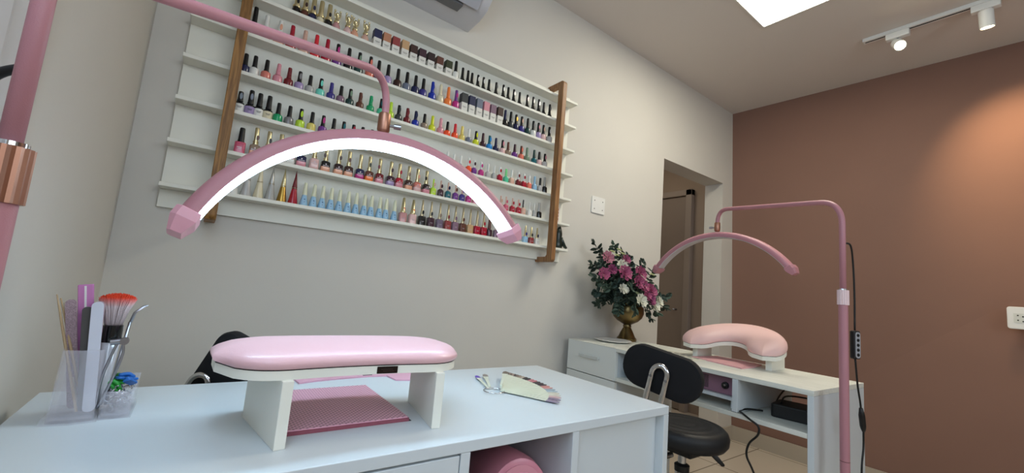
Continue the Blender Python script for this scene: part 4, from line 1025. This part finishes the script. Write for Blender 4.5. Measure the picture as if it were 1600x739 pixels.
# ------------------------------------------------------------------ desk organiser with tools
org = thing('acrylic_organiser', 'clear acrylic desk organiser with tall cup and small bin', 'organiser', (-.115, .89, DZ))
def cup(name, x0, x1, y0, y1, h, t=.0018, flare=.003, hb=None):
    bm = NB(); hb = hb or h
    def r(x0, x1, y0, y1, z, zb=None, bow=0): return [(x0, y0, z), ((x0+x1)/2, y0-bow, z), (x1, y0, z), (x1, y1, zb or z), (x0, y1, zb or z)]
    loft(bm, [r(x0, x1, y0, y1, .0005, bow=.004), r(x0+flare, x1-flare*.6, y0+.004, y1, h, hb, .003), r(x0+flare+t, x1-flare*.6-t, y0+.004+t, y1-t, h, hb, .003), r(x0+t, x1-t, y0+t, y1-t, .004, bow=.004)])
    return build(name, bm, M_clear, org)
cup('tall_cup', -.025, .024, -.030, .030, .100, hb=.108)
cup('clip_bin', .028, .062, -.024, .050, .038, hb=.050, flare=-.002)
bm = NB(); loft(bm, [[(-.031, -.036, .0002), (0, -.041, .0002), (.028, -.036, .0002), (.028, .034, .0002), (-.031, .034, .0002)], [(-.029, -.034, .010), (0, -.039, .010), (.027, -.034, .010), (.027, .032, .010), (-.029, .032, .010)]]); build('plinth', bm, M_clear, org)
bm = NB(); loft(bm, [[(.0285, -.030, .0002), (.064, -.028, .0002), (.064, .052, .0002), (.0285, .052, .0002)], [(.0285, -.029, .008), (.063, -.027, .008), (.063, .051, .008), (.0285, .051, .008)]]); build('bin_plinth', bm, M_clear, org)
Q = Vector((-.115, .89, DZ))
def stick(name, label, cat, b, tp, r, m, group=None, r1=None):
    o = build(name, Tube([Vector(b), Vector(b).lerp(Vector(tp), .7), Vector(tp)], [r, r, r1 or r], 10), m, smooth='auto'); return tag(o, label, cat, group)
yb = .885; zb = DZ+.012
wd = mat('birch_stick', '#b59a76', .6)
stick('orange_stick', 'thin wooden cuticle stick, leftmost in the acrylic cup', 'cuticle stick', (-.112, .872, zb), (-.1585, .885, .968), .0017, wd, 'wooden sticks in the cup', .0008)
stick('orange_stick', 'wooden cuticle stick, second from left in the acrylic cup', 'cuticle stick', (-.106, .880, zb), (-.1555, .895, .962), .0017, wd, 'wooden sticks in the cup', .0009)
stick('orange_stick', 'pale wooden stick beside the purple one in the acrylic cup', 'cuticle stick', (-.114, .888, zb), (-.1515, .900, .955), .0018, mat('pale_stick', '#c9bca8', .6), 'wooden sticks in the cup', .0012)
stick('purple_brush', 'purple handled slim brush in the acrylic cup', 'brush', (-.118, .90, zb), (-.1475, .905, .958), .0028, mat('purple_handle', '#5b4a9c', .35))
o = thing('glitter_nail_file', 'glittery mauve nail file standing in the acrylic cup', 'nail file', (-.119, .892, zb), .1)
build('blade', loft(NB(), [[(x, -.0015, z) for x, z in rrect(-.006, .006, 0, .160, .0055)], [(x, .0015, z) for x, z in rrect(-.006, .006, 0, .160, .0055)]]), mat('glitter_mauve', '#a08a93', .4, .4, noise=.4, nscale=900), o).rotation_euler = (0, radians(-9), 0)
o = thing('pink_buffer', 'pink buffer block with a white stripe, tallest in the acrylic cup', 'buffer', (-.108, .905, zb), .05)
bl = build('block', Box(-.0085, .0085, -.005, .005, 0, .182), mat('buffer_pink', '#c77fb6', .6), o, bevel=.001); bl.rotation_euler = (0, radians(-8), 0)
build('white_stripe', Box(-.0012, .0012, -.0056, -.0049, .002, .180), M_white, bl)
def nfile(name, label, x, y, w, h, lean, c1, c2, t=.0022):
    o = thing(name, label, 'nail file', (x, y, zb), .08)
    b = build('blade', loft(NB(), [[(a, -t, z) for a, z in rrect(-w, w, 0, h, w*.9, 6)], [(a, t*.4, z) for a, z in rrect(-w, w, 0, h, w*.9, 6)]]), mat(name+'_'+c1.strip('#'), c1, .7), o); b.rotation_euler = (0, radians(lean), 0)
    e = build('core', loft(NB(), [[(a, t*.42, z) for a, z in rrect(-w, w, 0, h, w*.9, 6)], [(a, t*1.2, z) for a, z in rrect(-w, w, 0, h, w*.9, 6)]]), mat('file_core_'+c2.strip('#'), c2, .6), o); e.rotation_euler = b.rotation_euler
    return o
nfile('nail_file', 'dark grey nail file leaning in the middle of the acrylic cup', -.107, .876, .0055, .150, -6, '#4e4a48', '#9a8f86')
nfile('nail_file', 'pinkish edged nail file behind the white one in the cup', -.1025, .880, .0060, .158, -3, '#c8aeb8', '#a48890')
nfile('nail_file', 'white curved nail file, front right of the acrylic cup', -.099, .868, .0066, .158, -4.5, '#d0d2de', '#bdb2bd')
# dusting brush
br = thing('dusting_brush', 'dusting brush with white and coral bristles standing in the cup', 'brush', (-.0925, .892, DZ+.014), 0)
bm = NB(); lathe(bm, [(.004, 0), (.006, .004), (.0075, .02), (.0115, .095)], 20); build('handle', bm, mat('clear_handle', '#b9b8bd', .15, coat=.6), br, smooth=True)
build('ferrule', Lathe([(.0115, .094), (.0122, .095), (.0122, .103), (.0122, .119), (.010, .120)], 28), mat('black_gloss', '#0c1012', .15, .3, coat=.6), br, smooth='auto')
bris = mat('bristles', '#dccfd0', .85); nt = bris.node_tree; tc = nt.nodes.new('ShaderNodeTexCoord'); sp = nt.nodes.new('ShaderNodeSeparateXYZ'); nt.links.new(tc.outputs['Object'], sp.inputs[0])
mr = nt.nodes.new('ShaderNodeMapRange'); mr.inputs[1].default_value = .148; mr.inputs[2].default_value = .162; nt.links.new(sp.outputs['Z'], mr.inputs[0])
mx = nt.nodes.new('ShaderNodeMix'); mx.data_type = 'RGBA'; mx.inputs[6].default_value = lin('#dccdcf'); mx.inputs[7].default_value = lin('#e0421f'); nt.links.new(mr.outputs[0], mx.inputs[0]); nt.links.new(mx.outputs[2], nt.nodes['Principled BSDF'].inputs['Base Color'])
bm = NB(); g = random.Random(3)
for k in range(900):
    a = g.uniform(0, 2*pi); r = sqrt(g.random()); x, y = r*cos(a), r*sin(a); h = .167-.007*r*r+g.uniform(-.003, .002)
    p0 = Vector((x*.0095, y*.0095, .117)); p1 = Vector((x*.015, y*.015, .142)); p2 = Vector((x*.0225, y*.0225, h))
    tube(bm, [p0, p1, p2], [.0007, .0008, .0005], 3)
o = build('bristle_head', bm, bris, br, smooth=True); o['kind'] = 'stuff'
# steel tools
tw = thing('cuticle_pusher', 'steel cuticle pusher with flattened tip beside the dusting brush', 'cuticle pusher', (-.085, .90, DZ+.012), 0)
build('shaft', Tube([(0, 0, 0), (.010, .004, .125)], .0022, 10), M_steel, tw, smooth=True)
build('tip', loft(NB(), [[(.010+a*.002, .004+b*.0015, .122) for a, b in rrect(-1, 1, -1, 1, .5, 2)], [(.014+a*.0022, .004+b*.001, .140) for a, b in rrect(-1, 1, -1, 1, .5, 2)], [(.026+a*.0030, .004+b*.0006, .152) for a, b in rrect(-1, 1, -1, 1, .5, 2)]]), M_steel, tw, smooth=True)
np_ = thing('cuticle_nipper', 'steel cuticle nipper hanging from the organiser edge', 'nipper', (-.082, .872, DZ+.012), 0)
for s in (-1, 1):
    build('handle', Tube(spline([(-.010+s*.001, 0, .002), (-.004+s*.006, 0, .045), (.002+s*.006, 0, .080), (.003+s*.003, 0, .098)], 6), .0018, 8), M_steel, np_, smooth=True)
bm = NB(); tube(bm, [(-.008, 0, .098), (.012, 0, .101)], .0045, 10); lathe(bm, [(0, -.004), (.0055, -.004), (.0055, .004), (0, .004)], 14, mx=Matrix.Translation((.008, -.002, .100)) @ Matrix.Rotation(pi/2, 4, 'X')); build('jaw', bm, M_steel, np_, smooth='auto')
# clips in the bin
g = random.Random(11)
def clip(p, m, label, name='nail_clip', rot=None, sc=1):
    t = thing(name, label, 'clip', p, 0, 'clips in the acrylic bin'); R3 = rot or (g.uniform(-1, 1), g.uniform(-1, 1), g.uniform(0, 6)); t.rotation_euler = R3; t.scale = (sc,)*3
    build('jaw', loft(NB(), [[(x, y, z) for x, y in rrect(-.0045, .0045, -.010, .010, .003, 3)] for z in (0, .003)]), m, t, bevel=.001)
    build('grip', Tube(spline([(0, -.006, .003), (0, 0, .006), (0, .008, .004)], 4), .0022, 8), m, t, smooth=True)
clip((-.075, .905, DZ+.046), mat('clip_green', '#2f9e3c', .4), 'bright green clip on top of the acrylic bin, left side', rot=(.3, .2, .5), sc=1.3)
clip((-.079, .893, DZ+.040), mat('clip_green', '#2f9e3c'), 'bright green clip in the bin, leaning on the tall cup', rot=(.9, -.3, 1.2), sc=1.2)
clip((-.066, .900, DZ+.048), mat('clip_blue', '#1c63b0', .4), 'blue clip lying across the top of the acrylic bin', rot=(.2, .1, 2.0), sc=1.4)
clip((-.060, .890, DZ+.045), mat('clip_blue', '#1c63b0'), 'blue clip at the right edge of the acrylic bin', rot=(.5, .4, 2.9), sc=1.2)
clip((-.069, .912, DZ+.046), mat('clip_slate', '#3d4a55', .4), 'slate grey clip at the back of the acrylic bin', rot=(.1, -.4, 1.3), sc=1.2)
bm = NB()
for k in range(46):
    p = Vector((g.uniform(-.081, -.061), g.uniform(.872, .925), DZ+g.uniform(.010, .040))); v = Vector((g.uniform(-1, 1), g.uniform(-1, 1), g.uniform(-.6, .6))).normalized(); w_ = v.orthogonal()
    tube(bm, [p-v*.006, p-v*.004+w_*.002, p+v*.004+w_*.002, p+v*.006], .0011, 6)
    if k % 3 == 0: lathe(bm, [(0, 0), (.004, .001), (.0035, .003), (0, .004)], 10, mx=Matrix.Translation(p) @ v.to_track_quat('Z', 'Y').to_matrix().to_4x4())
o = tag(build('metal_bits', bm, M_chrome, smooth=True), 'jumble of small steel clips and rhinestone bits filling the acrylic bin', 'metal clips', kind='stuff')

# ------------------------------------------------------------------ nail colour fan on its ring
fn = thing('colour_fan', 'fan of pale nail swatch sticks on a steel ring on the desk', 'colour swatch fan', (.586, .815, DZ))
build('ring', Tube([(.024*cos(2*pi*i/40)-.004, .024*sin(2*pi*i/40)-.002, .0035) for i in range(40)], .0014, 8, closed=True, cap=False), M_chrome, fn, smooth=True)
tipc = ['#6b5a4a', '#7d6a60', '#4e3a35', '#8a7468', '#5e4640', '#a08a7c', '#3a2a2e', '#7b675d', '#93806f', '#a79586', '#1f1b24', '#23202b', '#b8767c', '#bc7078', '#2c222e', '#30242f', '#3c2c38', '#c07f7c', '#c88a84', '#8fa0ac', '#9aabb5', '#c9c2b2', '#cfc8b8', '#c7a3a2', '#7c6a80', '#8d7d90']
sb_ = mat('swatch_plastic', '#d2d3bf', .35)
def swst(a, L_, z, c, tilt=0, w=.0075, org=(.012, -.006)):
    bm = NB(); loft(bm, [[(x, y, zz) for x, y in ((0, -.0025), (L_*.55, -w*.55), (L_*.80, -w), (L_*.80, w), (L_*.55, w*.55), (0, .0025))] for zz in (0, .0009)])
    s = build('swatch_stick', bm, sb_, fn, loc=(org[0], org[1], z), rot=(0, tilt, a))
    bm = NB(); loft(bm, [[(x, y, zz) for x, y in ((L_*.80, -w), (L_*.95, -w*.85), (L_, 0), (L_*.95, w*.85), (L_*.80, w))] for zz in (-.0001, .0013)])
    build('painted_tip', bm, mat('tip_'+c.strip('#'), c, .3), s, label='coloured tip')
n = len(tipc)
for i, c in enumerate(tipc):
    f_ = (i/(n-1)); g_ = f_**1.7; a = radians(50-113*g_); swst(a, .152-.012*sin(pi*g_)-.008*g_, .002+.00055*(n-i), c, tilt=-.008)
swst(radians(62), .135, .006, '#8a7f78', org=(0, .022)); swst(radians(71), .125, .004, '#5a36b0', org=(-.004, .022), w=.0062)
